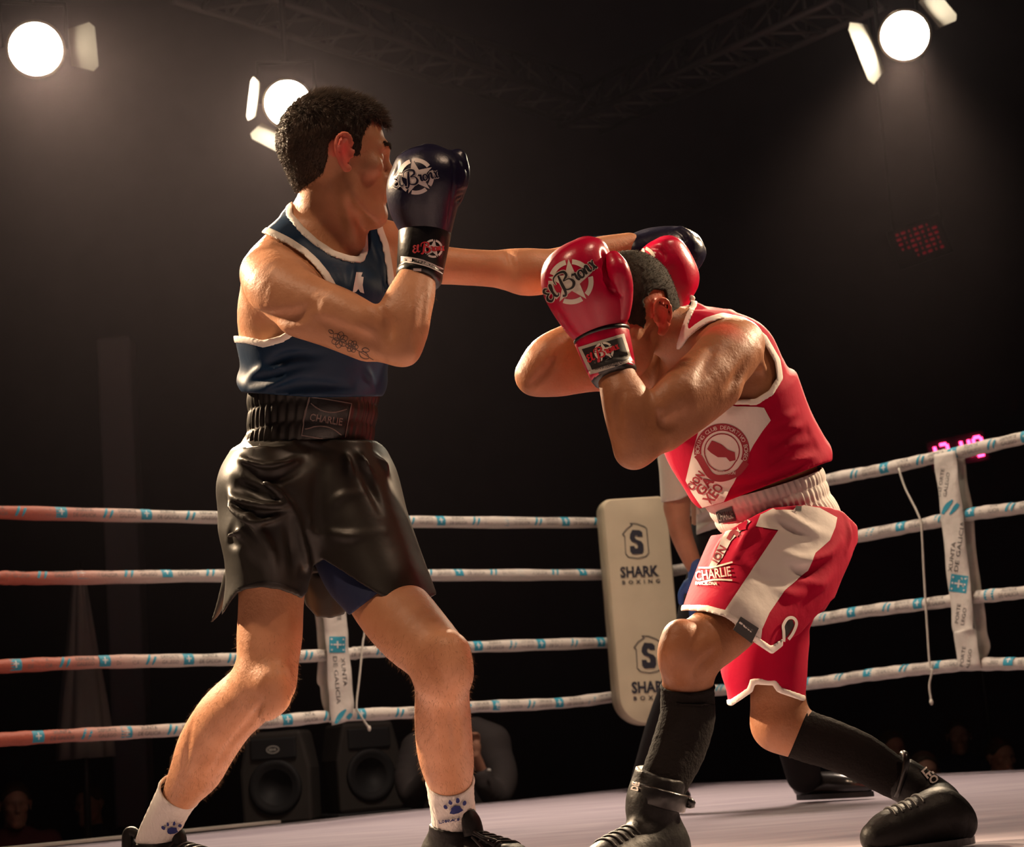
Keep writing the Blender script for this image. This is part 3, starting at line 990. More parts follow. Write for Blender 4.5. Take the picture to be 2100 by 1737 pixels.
def scatter(V, Fq, n, keep=None):
    """random points with normals on a quad mesh"""
    V = np.asarray(V); a, b, c, d = (V[Fq[:, i]] for i in range(4))
    nn = np.cross(c - a, d - b); ar = np.linalg.norm(nn, axis=1); nn = nn / (ar[:, None] + 1e-12)
    cen = (a + b + c + d) / 4
    if keep is not None:
        ar = ar * keep(cen)
    i = rng.choice(len(Fq), n, p=ar / ar.sum())
    s, t = rng.random((n, 1)), rng.random((n, 1))
    p = a[i] * (1 - s) * (1 - t) + b[i] * s * (1 - t) + c[i] * s * t + d[i] * (1 - s) * t
    return p, nn[i]
def px_of(V):
    w = np.asarray(V) - CAM; d = w @ fwd
    return CX + F * (w @ right) / d, CY - F * (w @ up) / d, d

def star_logo():
    """ring broken by a five-pointed star, unit radius"""
    L = []
    st = []
    for k in range(10):
        a = math.radians(90 + 36 * k); r = 1.02 if k % 2 == 0 else .40
        st.append((r * math.cos(a), r * math.sin(a)))
    L.append(shape_poly(st, .16))
    for k in range(5):
        L.append(shape_arc((0, 0), .78, 1.0, 90 + 72 * k + 9, 90 + 72 * k + 63, 10))
    return shape_join(*L)
def script_name(w=0.10):
    """the handwritten two-word name across the star, drawn with a broad pen; unit letter height about 1"""
    s = []
    pen = lambda pts, ww: s.append((pts, [w * q for q in ww]))
    # E
    pen([(-2.05, .62), (-2.25, .72), (-2.42, .55), (-2.28, .30), (-2.12, .24), (-2.40, .14), (-2.52, -.12), (-2.30, -.34), (-2.02, -.20)], [.6, 1.0, 1.2, .8, .5, .9, 1.3, 1.1, .6])
    # l
    pen([(-2.02, -.2), (-1.78, .30), (-1.66, .70), (-1.78, .76), (-1.86, .40), (-1.84, -.16), (-1.66, -.28), (-1.50, -.12)], [.5, .6, .8, 1.0, 1.3, 1.2, .8, .4])
    # B
    pen([(-.78, .95), (-.92, .30), (-1.02, -.30), (-1.20, -.62), (-1.40, -.50)], [1.0, 1.5, 1.4, .9, 1.2])
    pen([(-1.35, .50), (-1.25, .95), (-.80, 1.12), (-.28, .98), (-.26, .62), (-.70, .40), (-.24, .30), (-.08, -.10), (-.36, -.40), (-.80, -.34), (-.92, -.16)], [.5, .7, .9, 1.3, 1.3, .6, .7, 1.5, 1.2, .8, .5])
    # r
    pen([(.02, .30), (.16, .42), (.20, .32), (.36, .36), (.30, .02), (.36, -.22), (.50, -.16)], [.4, .9, .8, .9, 1.4, 1.0, .4])
    # o
    pen([(.78, .36), (.56, .20), (.56, -.14), (.76, -.24), (.92, -.02), (.88, .26), (.74, .34), (.98, .28)], [.7, 1.2, 1.3, .9, 1.1, 1.0, .6, .4])
    # n
    pen([(1.06, .34), (1.10, .10), (1.08, -.24)], [.6, 1.4, 1.2])
    pen([(1.10, -.02), (1.26, .34), (1.40, .30), (1.38, -.06), (1.48, -.22), (1.60, -.12)], [.5, .9, 1.3, 1.4, .9, .4])
    # x
    pen([(1.64, .34), (1.76, .34), (1.92, -.20), (2.06, -.20)], [.5, 1.0, 1.2, .5])
    pen([(2.06, .36), (1.96, .34), (1.76, -.20), (1.60, -.24)], [.5, .8, .8, .5])
    return s
def name_shapes(w, grow):
    return shape_join(*[shape_strip(p, [x + grow for x in ww], 4) for p, ww in script_name(w)])
def glove_badge(key, c, ang, r, m_logo, m_letter, m_out, parent, name_s=None, name_ang=None, name_c=None):
    decal('star_emblem', star_logo(), key, fr_(c[0], c[1], ang, r), m_logo, parent, 0.0008)
    nc = name_c or c; na = name_ang if name_ang is not None else ang - 20; ns = name_s or r * .5
    decal('name_outline', name_shapes(.17, .10), key, fr_(nc[0], nc[1], na, ns), m_out, parent, 0.0016)
    decal('name_lettering', name_shapes(.17, -.02), key, fr_(nc[0], nc[1], na, ns), m_letter, parent, 0.0023)
def cuff_mesh(tl, tr, bl, br, d0, d1, hd0, hd1, prof, nseg=56):
    """wrist cuff between two picture edges; prof = list of (t, scale)"""
    a0, a1 = P(*tl, d0), P(*tr, d0); b0, b1 = P(*bl, d1), P(*br, d1)
    c0_, c1_ = (a0 + a1) / 2, (b0 + b1) / 2
    A = nrm(c1_ - c0_)
    C = []; U = []; W = []; ra = []; rb = []
    for t, sc in prof:
        c = c0_ + (c1_ - c0_) * t
        u = (a1 - a0) * (1 - t) + (b1 - b0) * t
        hw = np.linalg.norm(u) / 2; u = nrm(u)
        w = nrm(np.cross(u, A)); 
        C.append(c); U.append(u); W.append(w); ra.append(hw * sc); rb.append((hd0 * (1 - t) + hd1 * t) * sc)
    return rings(C, U, W, ra, rb, nseg, caps=True)

# ================================================================== BOXER IN BLUE
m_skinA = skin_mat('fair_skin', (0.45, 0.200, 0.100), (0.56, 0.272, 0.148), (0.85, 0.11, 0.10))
m_hairA = mat('dark_brown_hair', (0.042, 0.025, 0.015), 0.6, noise=0.4, nscale=60, spec=0.3)
m_blue = mat('blue_jersey', (0.005, 0.022, 0.055), 0.5, noise=0.12, nscale=5, bump=0.15, bscale=25, spec=0.22)
m_trimW = mat('white_piping', (0.72, 0.66, 0.60), 0.7)
m_satin = mat('black_satin', (0.016, 0.0135, 0.011), 0.43, bump=0.12, bscale=18, spec=0.34)
m_gloveA = mat('navy_leather', (0.009, 0.008, 0.026), 0.33, bump=0.08, bscale=120, spec=0.42)
m_blackl = mat('black_leather', (0.008, 0.007, 0.007), 0.30, bump=0.08, bscale=90, spec=0.5)
m_glogo = mat('pale_glove_print', (0.66, 0.58, 0.56), 0.5)
m_redp = mat('red_print', (0.45, 0.01, 0.02), 0.5)
m_sockW = mat('white_sock', (0.62, 0.58, 0.54), 0.9, bump=0.5, bscale=140, stretch=(1, 1, 0.15))
m_blueink = mat('blue_ink', (0.01, 0.018, 0.12), 0.8)
m_tattoo = mat('tattoo_ink', (0.10, 0.055, 0.04), 0.6)
m_under = mat('blue_undershorts', (0.004, 0.011, 0.05), 0.8)

boxA = empty('person', ground(700, 1800))
boxA['label'] = 'boxer in blue vest and black satin shorts throwing a straight left punch'
boxA['category'] = 'person'

# ---- body -----------------------------------------------------------
T = Sculpt()      # torso only, shared with the vest
T.add(body_loft([(628, 1085, 3.76, .135, .105, 18), (628, 1000, 3.76, .155, .120, 18), (634, 930, 3.755, .142, .108, 20), (640, 860, 3.75, .114, .090, 22),
                 (646, 780, 3.73, .126, .096, 26), (650, 700, 3.71, .142, .104, 30), (652, 620, 3.70, .152, .108, 34), (655, 550, 3.71, .146, .098, 36),
                 (664, 490, 3.725, .105, .075, 36), (672, 455, 3.73, .07, .06, 36)]), .02)
T.add(chain([(560, 600, 3.64, 52), (540, 660, 3.68, 47), (556, 740, 3.72, 42), (590, 800, 3.74, 30)]), .04)      # back muscle
T.add(chain([(655, 432, 3.73, 42), (610, 490, 3.70, 46), (560, 540, 3.63, 50)]), .04)                             # trapezius, near side
T.add(chain([(715, 440, 3.75, 38), (765, 490, 3.80, 44), (800, 515, 3.84, 46)]), .04)
T.add(chain([(600, 590, 3.57, 50), (660, 600, 3.605, 44), (715, 595, 3.64, 30)]), .03)                            # chest
T.add(chain([(790, 560, 3.78, 42), (755, 600, 3.70, 40), (735, 600, 3.66, 28)]), .03)
A = Sculpt(); A.ops = list(T.ops)
A.add(chain([(683, 372, 3.68, 66), (680, 415, 3.70, 68), (676, 455, 3.72, 72), (672, 490, 3.73, 76)]), .03)       # neck
A.add(chain([(704, 380, 3.635, 16), (714, 420, 3.645, 14), (722, 470, 3.66, 12), (728, 508, 3.68, 9)]), .016)       # neck muscle
A.add(chain([(730, 440, 3.70, 18), (732, 475, 3.69, 14), (734, 515, 3.68, 10)]), .02)
# near (right) arm
A.add(chain([(548, 562, 3.58, 56), (572, 590, 3.53, 66), (620, 620, 3.49, 60), (680, 646, 3.46, 52), (750, 682, 3.43, 50), (800, 704, 3.41, 43), (826, 714, 3.40, 35)]), .03)
A.add(chain([(630, 612, 3.475, 30), (690, 632, 3.428, 40), (745, 658, 3.402, 36)]), .035)                              # biceps
A.add(chain([(610, 655, 3.49, 34), (680, 676, 3.465, 36), (750, 706, 3.44, 30)]), .025)
A.add(chain([(826, 714, 3.40, 35), (832, 680, 3.405, 46), (838, 640, 3.415, 47), (850, 600, 3.44, 43), (857, 560, 3.47, 37), (868, 490, 3.51, 32)]), .015)
A.add(chain([(800, 650, 3.40, 30), (818, 610, 3.42, 28), (836, 575, 3.44, 22)]), .015)                              # brachioradialis
# far (left) arm
A.add(chain([(795, 508, 3.83, 50), (850, 536, 3.86, 44), (930, 546, 3.88, 38), (1010, 551, 3.90, 38), (1050, 554, 3.905, 44), (1085, 558, 3.91, 49), (1140, 552, 3.93, 43), (1215, 520, 3.96, 32), (1290, 505, 4.0, 28)]), .03)
# legs
A.add(chain([(575, 1040, 3.70, 92), (562, 1130, 3.68, 84), (557, 1215, 3.66, 68), (553, 1303, 3.64, 67), (549, 1356, 3.63, 63), (543, 1396, 3.625, 61)]), .04)
A.add(chain([(543, 1396, 3.625, 60), (505, 1432, 3.66, 62), (462, 1473, 3.71, 62), (425, 1530, 3.77, 60), (404, 1577, 3.82, 54), (380, 1615, 3.86, 42), (358, 1655, 3.90, 33), (335, 1705, 3.95, 32)]), .02)
A.add(chain([(560, 1400, 3.57, 34), (566, 1432, 3.57, 30), (548, 1452, 3.585, 26)]), .03)                            # knee cap
A.add(chain([(718, 1040, 3.76, 84), (750, 1140, 3.70, 80), (793, 1230, 3.62, 76), (845, 1295, 3.53, 74), (895, 1345, 3.46, 64), (908, 1380, 3.45, 58)]), .04)
A.add(chain([(908, 1375, 3.45, 59), (907, 1425, 3.50, 56), (908, 1470, 3.53, 58), (912, 1530, 3.57, 58), (918, 1570, 3.60, 54), (922, 1600, 3.62, 46), (925, 1650, 3.65, 37), (930, 1710, 3.69, 35)]), .02)
A.add(chain([(925, 1335, 3.415, 36), (932, 1372, 3.405, 32), (920, 1405, 3.425, 24)]), .03)
hA = Head(P(678, 292, 3.66), right * math.cos(math.radians(14)) + fwd * math.sin(math.radians(14)) - up * .02, up, 1.0)
hA.face(A); hA.ear(A, 'R'); hA.ear(A, 'L')
fA = A.field(0.0045)
# muscle and bone lines
fA.ridge([(655, 622), (705, 640), (760, 668), (800, 690)], [6, 8, 8, 5], .0, .0) if False else None
fA.ridge([(630, 652), (680, 670), (735, 692), (795, 716)], [8, 13, 13, 8], .0085, .014, 's')
fA.ridge([(515, 640), (560, 652), (605, 648), (645, 625)], [8, 13, 13, 8], .009, .014, 's')
fA.ridge([(715, 372), (722, 398), (745, 432), (775, 450)], [6, 8, 8, 6], .003, .01, 'u')
fA.ridge([(712, 405), (728, 432), (748, 455), (768, 466)], [8, 11, 11, 8], .009, .012, 's')
fA.ridge([(1035, 515), (1045, 540), (1050, 565)], [6, 9, 6], .005, .012, 's')
fA.ridge([(845, 745), (848, 725), (845, 700)], [6, 8, 6], .004, .01, 'u')
fA.ridge([(775, 632), (790, 650), (800, 680), (802, 700)], [6, 8, 8, 5], .006, .008, 's')
fA.ridge([(856, 590), (848, 630), (842, 680), (838, 705)], [4, 5, 5, 3], .003, .008, 'u')
fA.ridge([(873, 595), (868, 640), (858, 690)], [4, 5, 4], .003, .006, 's')
fA.ridge([(716, 395), (722, 430), (728, 480)], [5, 6, 4], .004, .006, 's')
fA.ridge([(540, 1440), (520, 1470), (470, 1530), (430, 1590)], [5, 7, 7, 5], .004, .01, 's')
fA.ridge([(398, 1475), (385, 1520), (380, 1570)], [6, 8, 6], .004, .01, 's')
fA.ridge([(925, 1425), (930, 1480), (935, 1560)], [5, 7, 5], .003, .01, 's')
fA.ridge([(885, 1450), (895, 1500), (905, 1560)], [5, 6, 5], .003, .01, 'u')
fA.ridge([(880, 1335), (890, 1370), (905, 1405)], [7, 8, 6], .004, .012, 's')
VA, FA = fA.mesh(); VA = smooth_mesh(VA, FA, 1)
bodyA = mesh_obj('body', VA, FA, m_skinA, boxA)
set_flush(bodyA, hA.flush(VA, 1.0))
SURF['bodyA'] = BVHTree.FromPolygons([Vector(v) for v in VA], FA.tolist())

# fine hair on the lower legs and the forearm
def limb_hair(c):
    x, y, d = px_of(c)
    return (((y > 1300) & (y < 1640)) * 1.0 + ((x > 790) & (x < 900) & (y > 590) & (y < 700) & (d < 3.6)) * .25)
pts_, nn_ = scatter(VA, FA, 5200, limb_hair)
m_down = mat('fine_body_hair', (0.22, 0.12, 0.055), 0.7)
strands('body_hair', pts_, nrm_rows(nn_ * .7 - zz * .8 + rng.normal(size=pts_.shape) * .35), rng.uniform(.006, .013, len(pts_)), .00022, m_down, boxA)
# ---- hair -----------------------------------------------------------
HS = Sculpt()
for c_, r_ in (((0, 0, 0), (.1005, .0945, .0795)), ((-.004, .004, 0), (.098, .090, .0765)), ((.035, .016, 0), (.064, .072, .064))):
    HS.add(hA.e(c_, r_), .015)
HS.add(hA.ch([(.02, .062, .03, .018), (.070, .052, .03, .019), (.098, .038, .02, .011)]), .015)
HS.add(hA.ch([(.02, .066, -.01, .018), (.075, .056, -.01, .021), (.104, .038, -.008, .011)]), .015)
HS.add(hA.ch([(.01, .068, -.04, .016), (.065, .048, -.038, .016), (.093, .032, -.035, .009)]), .015)
HS.add(chain([(640, 360, 3.69, 44), (645, 385, 3.70, 40)]), .03)
fH = HS.field(0.004)
u_, v_, d_ = fH.pix()
hair_poly = [(530, 150), (830, 150), (830, 262), (800, 268), (786, 250), (764, 243), (752, 262), (744, 282), (738, 322), (726, 322), (722, 298), (714, 286), (690, 280), (674, 292), (671, 325), (662, 355), (640, 374), (616, 392), (530, 400)]
reg = (poly_fast(u_, v_, hair_poly) * d_ / F).astype(np.float32)
X, Y, Z = fH.xyz()
nz = 0.0016 * np.sin(X * 410 + 3 * np.sin(Z * 140)) * np.sin(Z * 330 + 2 * np.sin(Y * 200)) + 0.0010 * np.sin(Y * 520 + Z * 300)
fH.D = np.maximum(fH.D + nz.astype(np.float32), reg)
VH, FH = fH.mesh()
hairA = mesh_obj('hair', VH, FH, m_hairA, boxA)
hairA['label'] = 'short dark brown hair'
pts_, nn_ = scatter(VH, FH, 16000)
f_, u__, l_ = hA.local(pts_)
ok = (hA.local(pts_ + nn_ * .01)[0] ** 2 + hA.local(pts_ + nn_ * .01)[1] ** 2) > (f_ ** 2 + u__ ** 2) * .8
top = np.clip((u__ - .01) / .07, 0, 1)
dirs = nrm_rows(nn_ * (.5 + .35 * top[:, None]) + hA.f * (.9 * top[:, None]) - hA.u * (.9 * (1 - top[:, None])) - hA.f * .3 * (1 - top[:, None]) + rng.normal(size=pts_.shape) * .16)
strands('hair_strands', pts_[ok], dirs[ok], (.005 + .011 * top[ok]) * rng.uniform(.6, 1.4, ok.sum()), .0007, m_hairA, hairA)
# eyebrow
pts_, nn_ = scatter(VA, FA, 420, lambda c: ((np.abs(hA.local(c)[1] + .004 + .08 * (np.abs(hA.local(c)[2]) - .03) ** 2 * 10) < .0045) & (np.abs(hA.local(c)[2]) < .047) & (np.abs(hA.local(c)[2]) > .012) & (hA.local(c)[0] > .075)).astype(float))
sg = np.sign(hA.local(pts_)[2])[:, None]
strands('eyebrows', pts_, nrm_rows(nn_ * .3 + hA.l * sg * .8 + hA.u * .2), np.full(len(pts_), .007), .0005, m_hairA, boxA)

# ---- vest -----------------------------------------------------------
Vs = Sculpt(); Vs.ops = list(T.ops)
Vs.add(body_loft([(644, 815, 3.75, .120, .094, 22), (641, 797, 3.745, .138, .108, 24), (641, 778, 3.735, .144, .112, 26), (648, 745, 3.72, .134, .104, 28), (650, 700, 3.71, .143, .106, 30), (652, 640, 3.70, .150, .108, 33)]), .02)
fV = Vs.field(0.004)
fV.D -= 0.008
fV.ridge([(500, 790), (525, 765), (560, 752), (610, 748)], [6, 7, 6, 4], .008, .012)
fV.ridge([(515, 800), (560, 790), (600, 770), (650, 760)], [5, 7, 6, 4], .006, .012)
fV.ridge([(740, 745), (758, 770), (770, 800)], [3, 5, 3], .005, .008)
fV.ridge([(535, 760), (590, 730), (660, 728)], [6, 8, 5], .006, .012, 's')
fV.ridge([(560, 800), (640, 790), (720, 795)], [6, 8, 6], .005, .012, 's')
fV.ridge([(700, 640), (715, 600), (722, 560), (725, 540)], [4, 6, 5, 3], .004, .01, 'u')
fV.ridge([(770, 510), (785, 560), (790, 620)], [4, 6, 4], .005, .01, 's')
fV.ridge([(760, 480), (775, 540), (778, 600)], [3, 5, 4], .004, .01, 'u')
u_, v_, d_ = fV.pix()
def pcut(poly, lim=None):
    r = (poly_fast(u_, v_, poly) * d_ / F).astype(np.float32)
    if lim is not None: r = np.maximum(r, lim)
    return r
armR = pcut([(440, 440), (556, 482), (590, 499), (622, 520), (645, 542), (664, 566), (677, 588), (684, 640), (613, 666), (575, 691), (540, 700), (504, 692), (470, 690), (440, 660)], (d_ - 3.80))
neckC = pcut([(598, 438), (622, 467), (652, 494), (686, 516), (716, 526), (737, 528), (743, 514), (742, 482), (732, 400), (598, 395)])
armL = pcut([(776, 440), (784, 470), (795, 500), (803, 545), (809, 590), (818, 660), (900, 660), (920, 440)], (3.68 - d_))
hem = pcut([(430, 300), (900, 300), (900, 812), (772, 813), (645, 815), (517, 806), (430, 800)])
cut = np.minimum(np.minimum(armR, neckC), armL)
base_ = np.maximum(fV.D, hem)
vest_D = np.maximum(base_, -cut)
trim_D = np.maximum(np.maximum(fV.D - 0.0025, hem), np.abs(cut - .0050) - .0070)
fV.D = vest_D
vestA = sculpt_obj('vest', fV, m_blue, boxA, 1, 'vestA'); vestA['label'] = 'dark blue sleeveless boxing vest'
fV.D = trim_D
sculpt_obj('piping', fV, m_trimW, vestA, 1)
decal('chest_emblem', shape_join(shape_poly([(-.28, -.5), (-.16, .5), (.16, .5), (.10, .3), (.22, .28), (.2, -.1), (.3, -.5), (.1, -.45), (0, -.3), (-.1, -.45)], .1)), 'vestA', fr_(735, 580, 4, 42), m_glogo, vestA)

# ---- satin shorts ---------------------------------------------------
Sh = Sculpt()
Sh.add(body_loft([(636, 880, 3.755, .118, .098, 20), (634, 905, 3.755, .124, .103, 20), (634, 925, 3.755, .140, .112, 20), (632, 960, 3.755, .162, .128, 18), (630, 1010, 3.755, .168, .135, 18), (628, 1080, 3.755, .165, .130, 18)]), .02)
Sh.add(edge_loft([(480, 930, 620, 930, 3.70, .10), (453, 990, 655, 990, 3.69, .115), (456, 1050, 662, 1050, 3.68, .115), (453, 1105, 656, 1105, 3.67, .112), (462, 1160, 645, 1155, 3.66, .105), (463, 1200, 632, 1205, 3.655, .10), (455, 1265, 625, 1270, 3.65, .10)]), .05)
Sh.add(edge_loft([(650, 960, 790, 930, 3.76, .115), (645, 1040, 818, 1000, 3.74, .125), (650, 1120, 842, 1070, 3.71, .128), (668, 1190, 868, 1145, 3.68, .125), (690, 1245, 890, 1205, 3.65, .120), (704, 1290, 906, 1250, 3.63, .12)]), .05)
Sh.add(chain([(474, 1180, 3.70, 16), (462, 1215, 3.72, 12), (446, 1255, 3.74, 7), (433, 1276, 3.745, 2.5)]), .02)
Sh.add(edge_loft([(590, 1090, 725, 1090, 3.80, .05), (606, 1180, 718, 1180, 3.80, .04), (618, 1285, 714, 1285, 3.80, .03)]), .03)
fS = Sh.field(0.004)
for L, r_, b_, k_ in (
    ([(484, 932), (505, 948), (545, 958), (590, 950), (625, 932)], [5, 7, 8, 7, 4], .010, .012),
    ([(515, 965), (545, 990), (580, 1020), (605, 1045), (630, 1085), (650, 1120)], [5, 7, 8, 8, 8, 5], .010, .015),
    ([(462, 1000), (485, 1020), (530, 1035), (580, 1032), (605, 1025)], [5, 7, 8, 7, 4], .009, .014),
    ([(465, 1010), (480, 1040), (505, 1062), (525, 1050)], [4, 6, 7, 4], .010, .012),
    ([(482, 1035), (505, 1065), (550, 1068), (600, 1050)], [4, 6, 6, 4], .007, .012),
    ([(460, 1115), (480, 1098), (500, 1088)], [4, 6, 4], .011, .010),
    ([(498, 1068), (530, 1085), (555, 1130), (565, 1180)], [6, 8, 9, 5], .008, .014),
    ([(600, 1040), (615, 1090), (625, 1150), (635, 1170)], [6, 8, 8, 5], .008, .012),
    ([(632, 1050), (642, 1085), (655, 1105)], [4, 5, 3], .007, .01),
    ([(485, 1145), (500, 1155)], [5, 4], .008, .01),
    ([(700, 925), (715, 950), (725, 985)], [4, 6, 4], .008, .012),
    ([(730, 920), (745, 950), (775, 985)], [4, 6, 4], .009, .012),
    ([(760, 925), (785, 955), (800, 985)], [4, 6, 4], .009, .012),
    ([(660, 1090), (720, 1100), (790, 1090)], [5, 8, 5], .004, .014),
    ([(680, 1040), (700, 1020), (740, 1010)], [4, 7, 4], .004, .014),
    ([(545, 912), (600, 903), (650, 912), (700, 925)], [4, 6, 6, 4], .006, .01)):
    fS.ridge(L, r_, b_ * 1.5, k_ * .8)
for L, r_, b_, k_ in (
    ([(500, 955), (530, 975), (580, 975), (620, 955)], [6, 9, 9, 6], .010, .014),
    ([(480, 985), (520, 1008), (560, 1010)], [6, 9, 5], .009, .014),
    ([(590, 1010), (625, 1060), (640, 1110)], [6, 9, 6], .009, .014),
    ([(480, 1075), (470, 1110), (500, 1120)], [5, 8, 5], .008, .012),
    ([(500, 1120), (520, 1160), (540, 1195)], [7, 10, 6], .007, .014),
    ([(590, 1080), (600, 1130), (600, 1180)], [6, 9, 6], .008, .014),
    ([(735, 960), (760, 1000), (780, 1050)], [5, 8, 5], .008, .014),
    ([(660, 960), (650, 1030), (660, 1100)], [6, 10, 6], .007, .016)):
    fS.ridge(L, r_, b_, k_, 's')
u_, v_, d_ = fS.pix()
keepS = np.minimum(pcut([(380, 900), (668, 905), (660, 1150), (642, 1160), (630, 1215), (618, 1228), (600, 1219), (575, 1210), (535, 1204), (505, 1209), (488, 1216), (474, 1232), (455, 1262), (430, 1290), (380, 1290)]),
                   pcut([(600, 900), (960, 905), (960, 1190), (893, 1220), (870, 1232), (845, 1239), (818, 1238), (797, 1230), (777, 1220), (745, 1200), (700, 1170), (660, 1145), (600, 1150)]))
keepS = np.minimum(keepS, pcut([(600, 1090), (725, 1090), (722, 1225), (706, 1260), (680, 1268), (650, 1266), (626, 1240), (615, 1200)], 3.765 - d_))
out_D = np.maximum(fS.D, keepS)
inner = fS.D + .009
fS.D = np.maximum(out_D, -np.maximum(inner, 1080 / F * 3.7 - v_ / F * d_))
shortsA = sculpt_obj('shorts', fS, m_satin, boxA, 1, 'shortsA'); shortsA['label'] = 'loose black satin boxing shorts'
# hem seams and the blue tights under the far leg
decal('hem_seam', shape_strip([(488, -1207), (535, -1193), (580, -1199), (612, -1212)], 2.0, 5), 'shortsA', ((0, 0), (1, 0), (0, -1)), m_blackl, shortsA, .001)
U = Sculpt()
U.add(chain([(715, 1060, 3.74, 92), (742, 1140, 3.705, 92), (775, 1200, 3.655, 88), (805, 1245, 3.60, 83)]), .02)
fU = U.field(.005); u_, v_, d_ = fU.pix()
fU.D = np.maximum(fU.D - .003, pcut([(600, 1000), (775, 1000), (775, 1217), (716, 1262), (640, 1180)]))
sculpt_obj('undershorts', fU, m_under, boxA, 1)

# ---- gathered waistband --------------------------------------------
C = []; Ul = []; Wl = []; ra = []; rb = []
rowsb = 26
for i in range(rowsb):
    t = i / (rowsb - 1)
    y = 800 + t * 120
    xl = np.interp(t, [0, .5, 1], [516, 516, 509]); xr = np.interp(t, [0, .5, 1], [773, 767, 757])
    l_, f_ = section_axes(22)
    C.append(P((xl + xr) / 2, y, 3.75)); Ul.append(l_); Wl.append(f_)
    bulge = 1 + .022 * abs(math.sin(3 * math.pi * t))
    ra.append(S((xr - xl) / 2, 3.75) * 1.04 * bulge); rb.append(S((xr - xl) / 2, 3.75) * .90 * bulge)
def gather(i, t):
    fr_front = math.exp(-((t - math.pi / 2 + .1) / .42) ** 2)
    row = int(i / (rowsb / 3.0))
    return (.016 * math.sin(t * 46 + row * 1.9 + .8 * math.sin(t * 7)) + .006 * math.sin(t * 83 + row)) * (1 - fr_front)
V, Fc = rings(C, Ul, Wl, ra, rb, 220, gather)
beltA = mesh_obj('waistband', V, Fc, m_satin, boxA)
SURF['beltA'] = BVHTree.FromPolygons([Vector(v) for v in V], Fc)
fr_b = fr_(668, 860, 9, 44)
m_beltp = mat('dull_woven_print', (0.16, 0.12, 0.11), 0.6)
decal('label_patch', shape_poly([(-1.02, -.92), (.98, -.92), (1.06, .92), (-.92, .96)], .2), 'beltA', fr_b, m_blackl, beltA, .002)
decal('label_border', shape_strip([(-1.02, -.9), (.98, -.9), (1.04, .9), (-.92, .94), (-1.02, -.9)], .05, 0), 'beltA', fr_b, m_beltp, beltA, .0035)
decal('label_lettering', shape_text('CHARLIE', .5, bold=.01, width=1.5, maxlen=.15), 'beltA', fr_b, m_beltp, beltA, .0035)
decal('label_curves', shape_join(shape_strip([(-.8, .62), (-.4, .42), (0, .36), (.4, .42), (.86, .62)], .05), shape_strip([(-.86, -.6), (-.4, -.40), (0, -.34), (.4, -.4), (.8, -.6)], .05)), 'beltA', fr_b, m_beltp, beltA, .0035)

# ---- near glove (right hand, raised by the cheek) --------------------
G = Sculpt()
G.add(edge_loft([(868, 297, 898, 297, 3.49, .02), (838, 309, 928, 308, 3.49, .05), (815, 327, 948, 322, 3.488, .066), (806, 347, 957, 342, 3.485, .073), (796, 372, 957, 368, 3.485, .075), (792, 396, 950, 394, 3.487, .073), (794, 420, 940, 418, 3.49, .068), (801, 446, 933, 444, 3.495, .06), (816, 474, 926, 474, 3.50, .052), (822, 490, 922, 490, 3.503, .048)]), .01)
G.add(chain([(938, 325, 3.50, 20), (946, 350, 3.495, 17), (944, 380, 3.50, 14), (936, 410, 3.50, 8)]), .012)
fG = G.field(.0032)
for k in range(9):
    y = 338 + k * 9
    fG.ridge([(930, y + 4), (943, y), (956, y - 4)], [2, 3.2, 2.5], .0022, .004, 's')
fG.ridge([(926, 330), (930, 370), (926, 410), (918, 460)], [3, 3, 3, 2], .002, .004, 's')
fG.ridge([(818, 330), (812, 350), (800, 372)], [3, 4, 3], .004, .005, 's')
gl = sculpt_obj('boxing_glove', fG, m_gloveA, boxA, 1, 'gloveA'); gl['label'] = 'shiny navy leather boxing glove with white star emblem'
glove_badge('gloveA', (853, 362), -12, 37, m_glogo, m_gloveA, m_glogo, gl, 20, -13, (858, 368))
V, Fc = cuff_mesh((817, 473), (926, 478), (812, 572), (905, 585), 3.50, 3.465, .055, .050, [(0, .93), (.03, 1.0), (.10, 1.0), (.78, .985), (.80, .94), (.84, 1.0), (.93, 1.0), (.97, .96), (1.0, .9)])
cf = mesh_obj('cuff', V, Fc, m_blackl, gl); SURF['cuffA'] = BVHTree.FromPolygons([Vector(v) for v in V], Fc)
decal('cuff_emblem', star_logo(), 'cuffA', fr_(888, 510, 8, 19), m_glogo, gl)
decal('cuff_name', name_shapes(.2, 0), 'cuffA', fr_(882, 512, -4, 13.5), m_redp, gl, .002)
decal('cuff_stripe', shape_join(shape_strip([(823, -527), (850, -530), (880, -538), (908, -552)], 2.2, 5), shape_strip([(822, -537), (850, -540), (880, -548), (907, -561)], 2.2, 5), shape_strip([(823, -532), (835, -533), (845, -534)], 7, 3)), 'cuffA', ((0, 0), (1, 0), (0, -1)), m_glogo, gl)
decal('cuff_address', shape_move(shape_text('WWW.ELBRONX.COM', 8, width=60, maxlen=5), 0, 0), 'cuffA', fr_(876, 542, 20, 1.0), m_glogo, gl)
decal('cuff_tab', shape_poly([(-8, -2.5), (8, -2.5), (8, 2.5), (-8, 2.5)], 3), 'cuffA', fr_(856, 553, 2, 1.0), m_glogo, gl)

